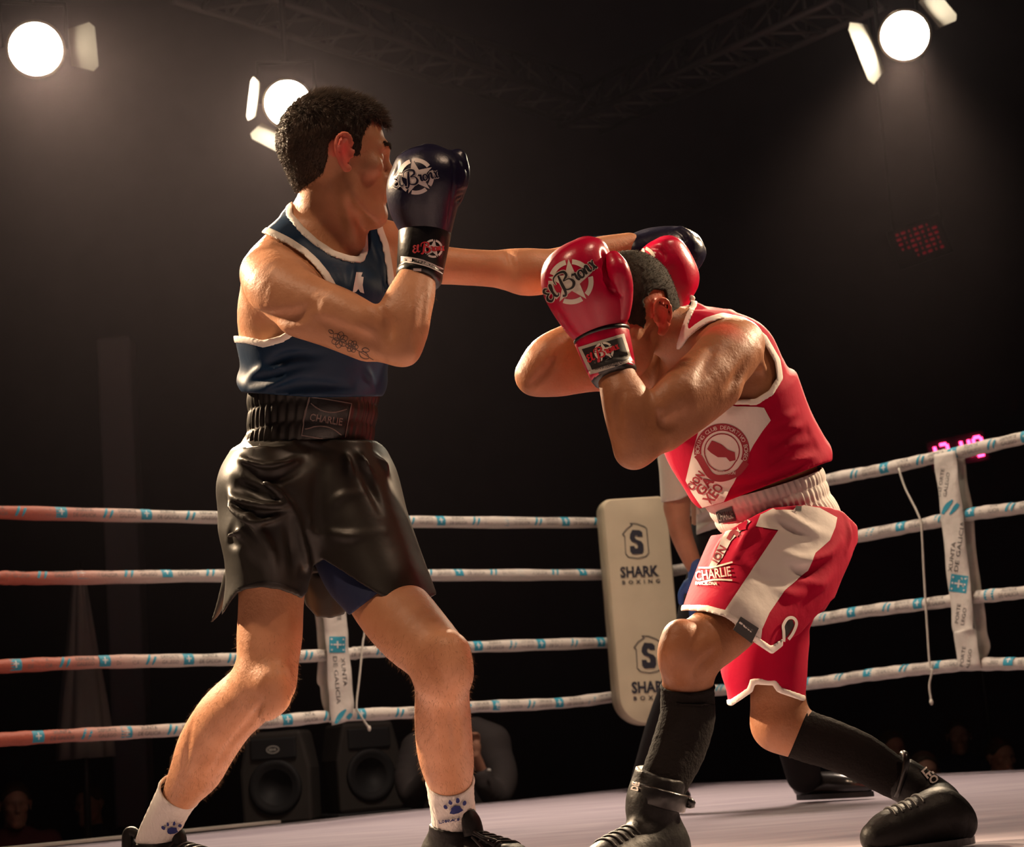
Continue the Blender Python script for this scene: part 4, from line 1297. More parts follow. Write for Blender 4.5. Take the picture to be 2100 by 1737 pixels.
# ---- far glove (left hand, at the end of the punch) -------------------
G = Sculpt()
G.add(edge_loft([(1272, 492, 1276, 545, 4.02, .045), (1290, 482, 1292, 552, 4.02, .055), (1320, 470, 1322, 562, 4.03, .062), (1350, 465, 1352, 572, 4.035, .066), (1380, 464, 1382, 575, 4.04, .066), (1405, 468, 1405, 572, 4.045, .062), (1428, 482, 1428, 556, 4.05, .05), (1442, 505, 1442, 535, 4.05, .025)]), .01)
G.add(chain([(1395, 475, 4.01, 10), (1412, 490, 4.0, 12), (1420, 520, 4.0, 12), (1415, 548, 4.0, 10)]), .012)
fG = G.field(.0035)
fG.ridge([(1385, 472), (1402, 484), (1408, 505), (1404, 530)], [3, 4, 4, 3], .004, .004, 's', d1=5)
for k in range(6):
    fG.ridge([(1415, 505 + k * 7), (1436, 503 + k * 7)], [2, 2], .002, .004, 's')
g2 = sculpt_obj('boxing_glove', fG, m_gloveA, boxA, 1); g2['label'] = 'navy boxing glove behind the red boxer\'s far glove'
V, Fc = cuff_mesh((1212, 500), (1276, 493), (1216, 548), (1280, 545), 4.0, 4.0, .05, .05, [(0, 1), (1, 1)])
c0_, c1_ = P(1212, 524, 3.99), P(1280, 519, 4.02); A_ = nrm(c1_ - c0_); w_ = nrm(np.cross(A_, fwd)); 
V, Fc = rings([c0_, c0_ + A_ * .004, c1_], [w_] * 3, [nrm(np.cross(A_, w_))] * 3, [.036, .040, .042], [.036, .040, .042], 40, caps=True)
mesh_obj('cuff', V, Fc, m_gloveA, g2)

# ---- tattoo on the upper arm -----------------------------------------
tt = []
def petal(x, y, a, ln, w):
    c_, n_ = math.cos(a), math.sin(a)
    q = [(0, 0), (.35, .5), (.75, .42), (1, 0), (.75, -.42), (.35, -.5), (0, 0)]
    return shape_strip([(x + (t * c_ - k * w * n_) * ln, -y + (t * n_ + k * w * c_) * ln) for t, k in q], [1.6, 2.2, 1.8, 1.2, 1.8, 2.2, 1.6], 4)
for (x, y, s_, a0) in ((697, 697, 17, .3), (722, 710, 13, .9)):
    for k in range(6): tt.append(petal(x, y, a0 + k * math.pi / 3, s_, .75))
    tt.append(shape_arc((x, -y), 0, 2.6, 0, 360, 8))
tt.append(petal(736, 722, -.55, 24, .5)); tt.append(petal(684, 684, 2.5, 12, .5)); tt.append(petal(742, 716, -.2, 16, .5))
tt.append(shape_strip([(676, -690), (705, -703), (740, -722), (766, -738)], 1.5, 5))
decal('flower_tattoo', shape_join(*tt), 'bodyA', ((0, 0), (1, 0), (0, -1)), m_tattoo, boxA, .0004)

# ---- socks and boots ---------------------------------------------------
def sock(L, m, parent, name='sock', ribs=26, n=18, grow=1.05, rib=.012):
    """L: (px, py, depth, radius_px) along the leg, top first"""
    T_ = catmull(np.array([[*P(a, b, d), S(r, d)] for a, b, d, r in L]), 8)
    C = T_[:, :3]
    U = []; W = []
    for i in range(len(C)):
        t = nrm(C[min(i + 1, len(C) - 1)] - C[max(i - 1, 0)])
        u = nrm(np.cross(t, fwd)); U.append(u); W.append(nrm(np.cross(u, t)))
    rr = T_[:, 3] * grow
    nn = len(C)
    sc = [1.0 + (.03 if i in (1,) else 0) + .008 * math.sin(i * 1.9) for i in range(nn)]
    V, Fc = rings(C, U, W, rr * sc, rr * sc, 78, lambda i, t: (rib * math.sin(t * ribs) if i > 5 else 0))
    o = mesh_obj(name, V, Fc, m, parent)
    s_ = o.modifiers.new('thick', 'SOLIDIFY'); s_.thickness = .004; s_.offset = 1
    return o, V, Fc
skR, V, Fc = sock([(369, 1622, 3.875, 42.5), (352, 1652, 3.90, 39), (336, 1685, 3.93, 38), (325, 1715, 3.96, 40), (318, 1745, 3.97, 42)], m_sockW, boxA)
SURF['skR'] = BVHTree.FromPolygons([Vector(v) for v in V], Fc)
skL, V, Fc = sock([(923, 1599, 3.62, 47), (925, 1630, 3.64, 45), (929, 1660, 3.66, 43.5), (931, 1690, 3.68, 44), (933, 1730, 3.70, 47)], m_sockW, boxA)
SURF['skL'] = BVHTree.FromPolygons([Vector(v) for v in V], Fc)
def paw(s):
    L = [shape_poly([(-.5, -.3), (-.35, .15), (.0, .3), (.4, .2), (.55, -.25), (.2, -.4), (-.2, -.42)], .2)]
    for x, y in ((-.75, .28), (-.3, .62), (.3, .66), (.8, .36)):
        L.append(shape_move(shape_arc((0, 0), 0, .2, 0, 360, 8), x, y, .8, 1.1, -x * 30))
    return shape_join(*L)
decal('paw_print', paw(1), 'skL', fr_(933, 1655, -10, 23), m_blueink, skL, .0055)
decal('sock_lettering', shape_text('LORBACK', 9, bold=.2, width=40, maxlen=6), 'skL', fr_(923, 1679, -8, 1.0), m_blueink, skL, .0055)
decal('paw_print', paw(1), 'skR', fr_(352, 1698, -6, 20), m_blueink, skR, .0055)

def boot(pts, depths, m_up, parent, name, label):
    pass
m_lace = mat('black_lace', (0.012, 0.010, 0.010), 0.6)
m_boot = mat('black_boot', (0.007, 0.006, 0.006), 0.5, bump=0.2, bscale=60, spec=0.18)
def boxing_boot(ankle, heel, toe, ball_w, collar, m, parent, label, h=.0045):
    """ankle: list of (point, radius); heel / toe: ground points (3-D); collar: height plane point+normal to cut"""
    B = Sculpt()
    heel = np.asarray(heel, float); toe = np.asarray(toe, float); ax = nrm(toe - heel); ln = np.linalg.norm(toe - heel)
    upv = nrm(np.array([0, 0, 1.0]) - ax * ax[2])
    B.add(chain_w([p for p, r in ankle], [r for p, r in ankle]), .02)
    B.add(chain_w([heel + ax * .035 + upv * .042, heel + ax * ln * .4 + upv * .045, heel + ax * ln * .72 + upv * .036, toe - ax * .04 + upv * .031], [.040, .040, .043, .033]), .04)
    B.add(chain_w([ankle[-1][0], heel + ax * ln * .45 + upv * .062, heel + ax * ln * .7 + upv * .045], [ankle[-1][1] * .9, .036, .03]), .03)
    fl = B.field(h)
    X, Y, Z = fl.xyz()
    zz_ = (X - heel[0]) * upv[0] + (Y - heel[1]) * upv[1] + (Z - heel[2]) * upv[2]
    fl.D = np.maximum(fl.D, (.004 - zz_).astype(np.float32))
    if collar is not None:
        cp, cn = collar
        pl = (X - cp[0]) * cn[0] + (Y - cp[1]) * cn[1] + (Z - cp[2]) * cn[2]
        fl.D = np.maximum(fl.D, pl.astype(np.float32))
    o = sculpt_obj('boot', fl, m, parent, 1); o['label'] = label
    # sole
    side = np.cross(upv, ax)
    outl = []
    for k in range(28):
        a = 2 * math.pi * k / 28
        x = .5 + .5 * math.cos(a); w = (.040 + .012 * math.sin(math.pi * min(1, x * .9)) ) * math.sin(a)
        outl.append(heel + ax * (x * (ln + .006) - .003) + side * w)
    V = [p for p in outl] + [p + upv * .014 for p in outl]
    Fc = [tuple(range(28))[::-1], tuple(range(28, 56))] + [(k, (k + 1) % 28, 28 + (k + 1) % 28, 28 + k) for k in range(28)]
    mesh_obj('sole', V, Fc, m_blackl, o, smooth=False)
    # laces over the instep
    bv = BVHTree.FromObject(o, bpy.context.evaluated_depsgraph_get())
    for k in range(5):
        c = heel + ax * ln * (.46 + .065 * k)
        Lp = []
        for w_ in (-.030, -.018, 0, .018, .030):
            loc, nn, _, _ = bv.ray_cast(Vector(c + side * w_ + upv * .3 + ax * w_ * .25), Vector(-upv))
            if loc is not None and (loc - Vector(heel)).dot(Vector(upv)) < .13: Lp.append(np.array(loc) + upv * .0015)
        if len(Lp) < 3: continue
        V, Fc = tube(Lp, .0026, 6, sub=3)
        mesh_obj('lace', V, Fc, m_lace, o)
    return o
# front foot points to picture right and the camera, rear foot on the left
ank = P(930, 1715, 3.69)
gh = np.array([ank[0] - .045, ank[1] + .035, 0]); gt = gh + nrm(np.array([.72, -.62, 0])) * .275
b1 = boxing_boot([(P(929, 1690, 3.675), .047), (P(931, 1720, 3.69), .050), (np.array([gh[0] + .03, gh[1] - .02, .06]), .045)], gh, gt, .05, (P(930, 1694, 3.68), nrm(up + right * .12)), m_boot, boxA, 'black boxing boot with white sock on the front foot')
# tongue and loose laces of the front boot
V, Fc = tube([P(958, 1665, 3.63), P(966, 1685, 3.625), P(972, 1712, 3.62)], [.014, .019, .02], 12, sub=4)
tg = mesh_obj('tongue', V, Fc, m_boot, b1)
for pts_ in ([(972, 1705, 3.60), (990, 1716, 3.59), (1012, 1722, 3.59), (1030, 1733, 3.58), (1040, 1752, 3.57)], [(970, 1710, 3.60), (992, 1722, 3.59), (1010, 1733, 3.58), (1022, 1745, 3.57)], [(968, 1716, 3.60), (985, 1734, 3.58), (1005, 1755, 3.57)]):
    V, Fc = tube([P(*q) for q in pts_], .0028, 6, sub=4)
    mesh_obj('lace', V, Fc, m_lace, b1)
ank = P(318, 1735, 3.96)
gh = np.array([ank[0] - .04, ank[1] + .03, 0.012]); gt = gh + nrm(np.array([.80, -.55, 0])) * .275; gt[2] = 0.012
b2 = boxing_boot([(P(322, 1718, 3.955), .046), (P(318, 1742, 3.965), .048), (np.array([gh[0] + .03, gh[1] - .02, .06]), .045)], gh, gt, .05, (P(320, 1722, 3.955), nrm(up - right * .12)), m_boot, boxA, 'black boxing boot on the rear foot')
V, Fc = tube([P(282, 1712, 3.98), P(270, 1706, 3.985), P(262, 1712, 3.985), P(265, 1745, 3.98)], [.010, .012, .012, .016], 10, sub=4)
mesh_obj('heel_tab', V, Fc, m_boot, b2)
V, Fc = tube([P(345, 1712, 3.93), P(362, 1708, 3.925), P(368, 1725, 3.92), P(362, 1750, 3.92)], [.012, .015, .016, .018], 10, sub=4)
mesh_obj('tongue', V, Fc, m_boot, b2)

# ================================================================== BOXER IN RED
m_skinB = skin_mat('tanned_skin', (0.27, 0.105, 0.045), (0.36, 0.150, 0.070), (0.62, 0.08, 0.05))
m_hairB = mat('cropped_black_hair', (0.020, 0.015, 0.010), 0.85, noise=0.4, nscale=70, spec=0.2)
m_redcloth = mat('red_cloth', (0.36, 0.001, 0.026), 0.8, noise=0.08, nscale=6, bump=0.15, bscale=30, spec=0.12)
m_whcloth = mat('white_cloth', (0.62, 0.55, 0.51), 0.75, noise=0.05, nscale=6, bump=0.15, bscale=30)
m_gloveB = mat('red_leather', (0.46, 0.001, 0.034), 0.30, bump=0.06, bscale=120, spec=0.55)
m_silver = mat('silver_edging', (0.42, 0.38, 0.32), 0.4)
m_sockB = mat('black_sock', (0.010, 0.008, 0.0075), 0.95, bump=0.4, bscale=160, spec=0.12)
m_darkred = mat('dark_red_print', (0.26, 0.006, 0.02), 0.7)
m_cream = mat('cream_print', (0.66, 0.60, 0.50), 0.55)
m_blackp = mat('black_print', (0.012, 0.010, 0.010), 0.5)

boxB = empty('person', ground(1560, 1770))
boxB['label'] = 'crouching boxer in red and white vest covering his face with red gloves'
boxB['category'] = 'person'
YB = -62
TB = Sculpt()
TB.add(body_loft([(1612, 1120, 3.88, .150, .125, YB), (1596, 1080, 3.87, .135, .105, YB), (1575, 1015, 3.86, .120, .100, YB), (1543, 950, 3.85, .138, .118, YB), (1512, 888, 3.835, .152, .124, YB),
                  (1484, 815, 3.81, .152, .118, YB), (1462, 750, 3.80, .140, .100, YB), (1444, 700, 3.79, .105, .078, YB), (1432, 668, 3.785, .07, .06, YB)], nrm(P(1450, 700, 3.8) - P(1612, 1120, 3.87))), .02)
TB.add(chain([(1530, 715, 3.72, 45), (1541, 760, 3.71, 44), (1530, 815, 3.72, 46), (1540, 880, 3.77, 46)]), .04)
TB.add(chain([(1475, 690, 3.72, 40), (1512, 718, 3.76, 44), (1533, 785, 3.80, 47)]), .04)
TB.add(chain([(1405, 678, 3.74, 34), (1450, 690, 3.68, 38), (1490, 708, 3.64, 42)]), .035)
TB.add(chain([(1415, 660, 3.80, 34), (1440, 690, 3.88, 42), (1435, 720, 3.94, 46)]), .035)
TB.add(chain([(1440, 800, 3.70, 46), (1420, 850, 3.76, 42)]), .04)
B = Sculpt(); B.ops = list(TB.ops)
B.add(chain([(1340, 668, 3.735, 54), (1375, 682, 3.75, 54), (1410, 700, 3.77, 58), (1440, 730, 3.79, 64)]), .03)
# near (left) arm
B.add(chain([(1515, 706, 3.64, 54), (1492, 728, 3.60, 64), (1455, 768, 3.555, 63), (1410, 812, 3.515, 57), (1365, 858, 3.48, 50), (1322, 904, 3.45, 43), (1300, 922, 3.44, 38)]), .03)
B.add(chain([(1438, 765, 3.52, 34), (1390, 805, 3.468, 43), (1350, 835, 3.45, 30)]), .035)
B.add(chain([(1480, 800, 3.55, 38), (1430, 845, 3.515, 34), (1370, 895, 3.475, 26)]), .025)
B.add(chain([(1300, 922, 3.44, 38), (1296, 880, 3.44, 49), (1286, 830, 3.445, 51), (1270, 788, 3.46, 42), (1255, 745, 3.48, 36), (1240, 690, 3.50, 32)]), .015)
# far (right) arm
B.add(chain([(1440, 725, 3.93, 56), (1340, 752, 3.90, 50), (1220, 758, 3.84, 45), (1140, 774, 3.81, 40), (1100, 772, 3.80, 37)]), .03)
B.add(chain([(1098, 768, 3.80, 40), (1128, 736, 3.80, 50), (1180, 705, 3.83, 45), (1260, 670, 3.88, 35), (1345, 640, 3.92, 30), (1380, 610, 3.92, 28)]), .02)
# legs
B.add(chain([(1620, 1115, 3.82, 92), (1550, 1200, 3.72, 78), (1492, 1280, 3.61, 64), (1435, 1327, 3.55, 61), (1412, 1345, 3.53, 58)]), .04)
B.add(chain([(1412, 1340, 3.53, 59), (1411, 1380, 3.535, 53), (1410, 1430, 3.54, 53), (1409, 1475, 3.53, 53), (1390, 1535, 3.51, 52), (1366, 1590, 3.48, 46), (1345, 1640, 3.46, 42), (1332, 1690, 3.45, 40)]), .02)
B.add(chain([(1395, 1305, 3.50, 34), (1386, 1335, 3.49, 30), (1386, 1365, 3.50, 24)]), .03)
B.add(chain([(1612, 1120, 3.95, 92), (1590, 1250, 3.95, 66), (1594, 1380, 3.95, 56), (1596, 1440, 3.95, 57), (1598, 1482, 3.945, 56)]), .04)
B.add(chain([(1600, 1485, 3.945, 56), (1640, 1505, 3.94, 52), (1700, 1525, 3.93, 48), (1765, 1552, 3.915, 46), (1818, 1585, 3.90, 41), (1875, 1615, 3.88, 37), (1920, 1645, 3.86, 36)]), .02)
yaw_, pit_ = math.radians(46), math.radians(20)
fB_ = -right * math.cos(yaw_) * math.cos(pit_) - fwd * math.sin(yaw_) * math.cos(pit_) - up * math.sin(pit_)
hB = Head(P(1291, 614, 3.72), fB_, up + right * .06, 1.0)
hB.face(B); hB.ear(B, 'L', .002); hB.ear(B, 'R')
fB = B.field(0.0045)
fB.ridge([(1440, 760), (1400, 800), (1365, 830)], [7, 10, 8], .005, .014, 's') if False else None
fB.ridge([(1347, 838), (1352, 860), (1345, 885)], [5, 7, 5], .007, .008, 's')
fB.ridge([(1405, 845), (1380, 868), (1355, 880)], [6, 9, 6], .006, .012, 's')
fB.ridge([(1530, 740), (1510, 775), (1490, 800)], [7, 9, 7], .008, .014, 's')
fB.ridge([(1460, 720), (1445, 755), (1430, 780)], [7, 9, 6], .004, .014, 's')
fB.ridge([(1560, 720), (1565, 760), (1555, 790)], [6, 8, 6], .005, .014, 'u')
fB.ridge([(1470, 1330), (1440, 1365), (1430, 1395)], [6, 9, 6], .006, .012, 's')
fB.ridge([(1440, 1285), (1420, 1320)], [6, 8], .004, .012, 's')
fB.ridge([(1275, 800), (1268, 840), (1275, 890)], [5, 7, 5], .003, .01, 's')
fB.ridge([(1090, 790), (1120, 760), (1150, 720)], [5, 8, 5], .004, .01, 's')
VB, FB = fB.mesh(); VB = smooth_mesh(VB, FB, 1)
bodyB = mesh_obj('body', VB, FB, m_skinB, boxB)
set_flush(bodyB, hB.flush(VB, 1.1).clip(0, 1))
SURF['bodyB'] = BVHTree.FromPolygons([Vector(v) for v in VB], FB.tolist())

# ---- cropped hair -----------------------------------------------------
HS = Sculpt()
hB.skull(HS)
HS.add(hB.e((-.05, -.05, 0), (.05, .06, .06)), .03)
fH = HS.field(.004, .03)
X, Y, Z = fH.xyz()
lf = ((X - hB.c[0]) * hB.f[0] + (Y - hB.c[1]) * hB.f[1] + (Z - hB.c[2]) * hB.f[2])
lu = ((X - hB.c[0]) * hB.u[0] + (Y - hB.c[1]) * hB.u[1] + (Z - hB.c[2]) * hB.u[2])
reg = poly_sdf(lf, lu, [(-.2, .2), (.12, .2), (.098, .045), (.088, .02), (.080, -.02), (.070, -.060), (.046, -.066), (.044, .012), (.012, .024), (-.018, .012), (-.026, -.05), (-.036, -.082), (-.2, -.095)]).astype(np.float32)
nz = (0.0012 * np.sin(X * 800 + 3 * np.sin(Z * 240)) * np.sin(Z * 700 + 2 * np.sin(Y * 300))).astype(np.float32)
fH.D = np.maximum(fH.D - .0045 + nz, reg)
VH, FH = fH.mesh()
hairB = mesh_obj('hair', VH, FH, m_hairB, boxB); hairB['label'] = 'close cropped dark hair'
pts_, nn_ = scatter(VH, FH, 9000)
strands('hair_stubble', pts_, nrm_rows(nn_ + rng.normal(size=pts_.shape) * .3), rng.uniform(.002, .004, len(pts_)), .0005, m_hairB, hairB)

# ---- vest ---------------------------------------------------------------
Vs = Sculpt(); Vs.ops = list(TB.ops)
Vs.add(body_loft([(1578, 1010, 3.86, .132, .112, YB), (1562, 975, 3.855, .150, .132, YB), (1545, 945, 3.85, .150, .132, YB), (1512, 888, 3.835, .156, .128, YB), (1490, 820, 3.81, .158, .124, YB)], nrm(P(1450, 700, 3.8) - P(1612, 1120, 3.87))), .02)
fV = Vs.field(.004); fV.D -= .008
for L, r_, b_, k_ in (
    ([(1600, 895), (1630, 880), (1650, 875)], [4, 6, 4], .007, .012), ([(1590, 930), (1630, 915), (1662, 905)], [4, 6, 4], .008, .012),
    ([(1600, 960), (1640, 940), (1675, 930)], [4, 7, 5], .009, .012), ([(1580, 870), (1610, 855), (1635, 845)], [3, 5, 4], .006, .012),
    ([(1590, 985), (1640, 965), (1680, 950)], [4, 7, 5], .009, .012), ([(1480, 985), (1510, 980), (1540, 965)], [4, 6, 3], .005, .012)):
    fV.ridge(L, r_, b_, k_)
for L, r_, b_, k_ in (([(1590, 912), (1630, 898), (1655, 890)], [7, 10, 7], .004, .02), ([(1590, 945), (1635, 928), (1668, 917)], [7, 10, 7], .005, .02),
                      ([(1520, 1000), (1600, 975), (1670, 950)], [5, 8, 5], .005, .012), ([(1440, 990), (1480, 1000), (1500, 995)], [4, 7, 4], .006, .012)):
    fV.ridge(L, r_, b_, k_, 's')
u_, v_, d_ = fV.pix()
armN = pcut([(1397, 712), (1412, 690), (1430, 675), (1450, 662), (1482, 652), (1524, 661), (1564, 696), (1590, 741), (1595, 774), (1578, 802), (1549, 820), (1511, 820), (1471, 812), (1380, 800), (1360, 740)], d_ - 3.83)
neckC = pcut([(1300, 560), (1400, 560), (1420, 622), (1409, 643), (1401, 666), (1391, 700), (1376, 740), (1374, 795), (1300, 840)])
neck2 = pcut([(1380, 600), (1424, 628), (1436, 640), (1420, 650), (1400, 668), (1380, 680)], 3.86 - d_)
armF = pcut([(1380, 690), (1470, 690), (1470, 800), (1380, 820)], 3.93 - d_)
hem = pcut([(1300, 500), (1760, 500), (1760, 930), (1690, 950), (1485, 1030), (1440, 1042), (1300, 1080)])
cut = np.minimum(np.minimum(armN, neckC), armF)
vest_D = np.maximum(np.maximum(fV.D, hem), -cut)
trim_D = np.maximum(np.maximum(fV.D - .0025, hem), np.abs(np.minimum(armN, neckC) - .0045) - .006)
fV.D = vest_D
vestB = sculpt_obj('vest', fV, m_redcloth, boxB, 1, 'vestB'); vestB['label'] = 'red boxing vest with white side panel and round club badge'
fV.D = trim_D
sculpt_obj('piping', fV, m_trimW, vestB, 1)
PXF = ((0, 0), (1, 0), (0, -1))
def ppoly(pts, step=7): return shape_poly([(x, -y) for x, y in pts], step)
decal('side_panel', ppoly([(1466, 826), (1511, 834), (1551, 834), (1566, 836), (1580, 862), (1563, 884), (1545, 912), (1485, 1028), (1440, 1040), (1419, 1009), (1407, 985), (1420, 930), (1432, 888), (1448, 856)]), 'vestB', PXF, m_whcloth, vestB, .0015)
# badge
bc = (1481, 924)
decal('badge_ring', shape_join(shape_arc((0, 0), .80, 1.08, -16, 196, 26), shape_strip([(-.95, -.28), (-.8, -.42), (-.55, -.74), (-.30, -1.0), (0, -1.08), (.4, -.98), (.75, -.75), (1.0, -.3)], .26, 4)), 'vestB', fr_(bc[0], bc[1], 8, 52), m_darkred, vestB, .0026)
decal('badge_inner_line', shape_join(shape_arc((0, 0), .66, .70, -20, 200, 20), shape_strip([(-.64, -.24), (-.4, -.62), (0, -.80), (.4, -.66), (.64, -.24)], .04, 4)), 'vestB', fr_(bc[0], bc[1], 8, 52), m_darkred, vestB, .0026)
decal('badge_glove', shape_poly([(-.52, .18), (-.44, .36), (-.05, .26), (.22, .08), (.50, .02), (.58, -.28), (.36, -.36), (.2, -.22), (-.12, -.26), (-.42, -.12), (-.58, .0)], .12), 'vestB', fr_(bc[0], bc[1], 8, 52), m_darkred, vestB, .0026)
arc_txt = 'BOXING CLUB DEPORTIVO BOXEO'
let = []
for i, ch in enumerate(arc_txt):
    if ch == ' ': continue
    a = 190 - 200 * i / (len(arc_txt) - 1)
    s_ = shape_text(ch, .22, maxlen=.2)
    let.append(shape_move(s_, .94 * math.cos(math.radians(a)), .94 * math.sin(math.radians(a)), rot=a - 90))
decal('badge_lettering', shape_join(*let), 'vestB', fr_(bc[0], bc[1], 8, 52), m_whcloth, vestB, .0036)
decal('badge_lettering', shape_text('FEDERACION', .22, width=.8, maxlen=.2), 'vestB', fr_(1489, 968, 4, 50), m_whcloth, vestB, .0036)
for txt, x, y, h_, w_ in (('CION', 1428, 985, 17, 42), ('GA', 1446, 995, 22, 40), ('XEO', 1464, 1012, 24, 46)):
    decal('club_lettering', shape_text(txt, h_ * 1.3, bold=.8, width=w_, maxlen=10), 'vestB', fr_(x, y, -52, 1.0), m_darkred, vestB, .0026)

# ---- shorts ---------------------------------------------------------------
Sh = Sculpt()
Sh.add(body_loft([(1585, 1045, 3.865, .138, .116, YB), (1598, 1075, 3.87, .160, .132, YB), (1608, 1110, 3.87, .168, .138, YB), (1615, 1150, 3.88, .165, .135, YB)], nrm(P(1450, 700, 3.8) - P(1612, 1120, 3.87))), .02)
Sh.add(edge_loft([(1500, 1045, 1722, 1070, 3.82, .12), (1468, 1100, 1735, 1130, 3.79, .135), (1436, 1160, 1712, 1205, 3.74, .135), (1408, 1222, 1650, 1292, 3.68, .13), (1396, 1262, 1585, 1350, 3.62, .122), (1386, 1290, 1560, 1380, 3.60, .12)]), .05)
Sh.add(edge_loft([(1510, 1120, 1738, 1110, 3.93, .12), (1500, 1200, 1712, 1195, 3.94, .12), (1488, 1290, 1664, 1280, 3.945, .115), (1477, 1385, 1654, 1370, 3.945, .105), (1490, 1435, 1650, 1425, 3.945, .10), (1496, 1480, 1648, 1470, 3.945, .10)]), .05)
Sh.add(chain([(1556, 1060, 3.75, 12), (1525, 1085, 3.73, 16), (1500, 1120, 3.72, 12)]), .02)
fS = Sh.field(.004)
for L, r_, b_, k_ in (
    ([(1560, 1046), (1600, 1055), (1650, 1085), (1700, 1100)], [5, 8, 8, 5], .008, .014), ([(1600, 1130), (1640, 1150), (1690, 1140), (1725, 1110)], [5, 8, 8, 5], .009, .014),
    ([(1640, 1190), (1680, 1200), (1710, 1170)], [5, 8, 5], .009, .014), ([(1500, 1085), (1475, 1125), (1455, 1180)], [4, 7, 5], .007, .012),
    ([(1545, 1075), (1530, 1100), (1500, 1150)], [4, 7, 5], .006, .012), ([(1590, 1210), (1620, 1220), (1660, 1215)], [5, 8, 5], .006, .014),
    ([(1735, 1060), (1742, 1095), (1735, 1130)], [4, 6, 4], .006, .012)):
    fS.ridge(L, r_, b_, k_)
for L, r_, b_, k_ in (
    ([(1575, 1065), (1620, 1085), (1660, 1105)], [5, 9, 6], .009, .014), ([(1600, 1160), (1650, 1175), (1700, 1150)], [6, 9, 6], .009, .014),
    ([(1520, 1150), (1560, 1180), (1600, 1190)], [6, 9, 6], .005, .014)):
    fS.ridge(L, r_, b_, k_, 's')
u_, v_, d_ = fS.pix()
polyN = [(1330, 1110), (1478, 1096), (1512, 1078), (1550, 1056), (1580, 1042), (1640, 1036), (1700, 1040), (1728, 1049), (1756, 1076), (1775, 1110), (1800, 1190), (1740, 1200), (1690, 1245), (1640, 1300), (1606, 1318), (1583, 1336), (1545, 1311), (1511, 1278), (1487, 1260), (1450, 1250), (1407, 1247), (1380, 1250)]
polyF = [(1450, 1100), (1478, 1096), (1512, 1078), (1550, 1056), (1580, 1042), (1640, 1036), (1700, 1040), (1728, 1049), (1756, 1076), (1775, 1110), (1800, 1200), (1672, 1262), (1660, 1290), (1660, 1434), (1646, 1433), (1597, 1416), (1587, 1402), (1545, 1399), (1540, 1416), (1500, 1443), (1470, 1440), (1452, 1380), (1440, 1300)]
kN = pcut(polyN, d_ - 3.95); kF = pcut(polyF, 3.80 - d_)
hemk = np.minimum(kN, kF)
out_D = np.maximum(fS.D, hemk)
low = (1150 - v_) / F * d_
ins = np.maximum(fS.D + .009, low)
tN = np.maximum(np.maximum(np.abs(kN + .002) - .0065, d_ - 3.84), np.maximum((1240 - v_) / F * d_, (u_ - 1606) / F * d_))
tF = np.maximum(np.maximum(np.abs(kF + .002) - .0065, 3.84 - d_), np.maximum((1385 - v_) / F * d_, (u_ - 1652) / F * d_))
trim_D = np.maximum(fS.D - .003, np.minimum(tN, tF))
fS.D = np.maximum(out_D, -ins)
shortsB = sculpt_obj('shorts', fS, m_redcloth, boxB, 1, 'shortsB'); shortsB['label'] = 'red boxing shorts with broad white side stripe and white hem'
fS.D = np.maximum(trim_D, -ins).astype(np.float32)
sculpt_obj('hem_piping', fS, m_trimW, shortsB, 1)
decal('side_stripe', ppoly([(1596, 1088), (1483, 1258), (1511, 1277), (1545, 1309), (1559, 1316), (1562, 1290), (1577, 1257), (1608, 1212), (1656, 1170), (1672, 1135), (1701, 1108), (1712, 1082), (1716, 1062), (1680, 1042), (1640, 1036), (1592, 1040), (1560, 1056), (1550, 1080)]), 'shortsB', PXF, m_whcloth, shortsB, .0015)
decal('front_panel', ppoly([(1500, 1072), (1478, 1110), (1458, 1156), (1453, 1168), (1464, 1168), (1482, 1145), (1500, 1110), (1540, 1070), (1530, 1056)]), 'shortsB', PXF, m_whcloth, shortsB, .0015)
decal('club_lettering', shape_text('ION', 22, bold=.6, width=36, maxlen=9), 'shortsB', fr_(1475, 1138, -58, 1.0), m_darkred, shortsB, .0026)
decal('club_shield', shape_poly([(-.5, -.6), (-.6, .3), (-.1, .8), (.5, .6), (.5, -.1), (.1, -.7)], .2), 'shortsB', fr_(1523, 1074, -20, 22), m_redcloth, shortsB, .0026)
decal('shield_band', shape_strip([(1494, -1108), (1505, -1092), (1516, -1100)], 9, 4), 'shortsB', PXF, m_darkred, shortsB, .0026)
decal('brand_lettering', shape_join(shape_move(shape_text('CHARLIE', 28, bold=.35, width=72, maxlen=9), 0, 2), shape_strip([(-36, 20), (0, 15), (42, 20)], 3.5, 4), shape_strip([(-36, -13), (0, -11), (36, -17)], 3.5, 4)), 'shortsB', fr_(1464, 1180, -8, 1.0), m_cream, shortsB, .0026)
decal('small_lettering', shape_text('BARCELONA', 9, bold=.3, width=44, maxlen=6), 'shortsB', fr_(1450, 1198, 2, 1.0), m_cream, shortsB, .0026)
hh_ = SURF['shortsB'].ray_cast(Vector(CAM), Vector(ray(1528, 1272)))[0]; dl_ = (np.array(hh_) - CAM) @ fwd - .004
V = [P(1519, 1264, dl_), P(1556, 1288, dl_ + .004), P(1541, 1319, dl_ + .006), P(1503, 1291, dl_)]
cl_ = mesh_obj('care_label', V, [(0, 1, 2, 3)], m_blackp, shortsB, smooth=False); cl_.modifiers.new('thick', 'SOLIDIFY').thickness = .0015
SURF['care'] = BVHTree.FromPolygons([Vector(v) for v in V], [(0, 1, 2, 3)])
decal('care_lettering', shape_move(shape_text('CHARLIE', 7, width=26, maxlen=6), 0, 2), 'care', fr_(1531, 1288, 32, 1.0), m_greyprint, shortsB, .002)
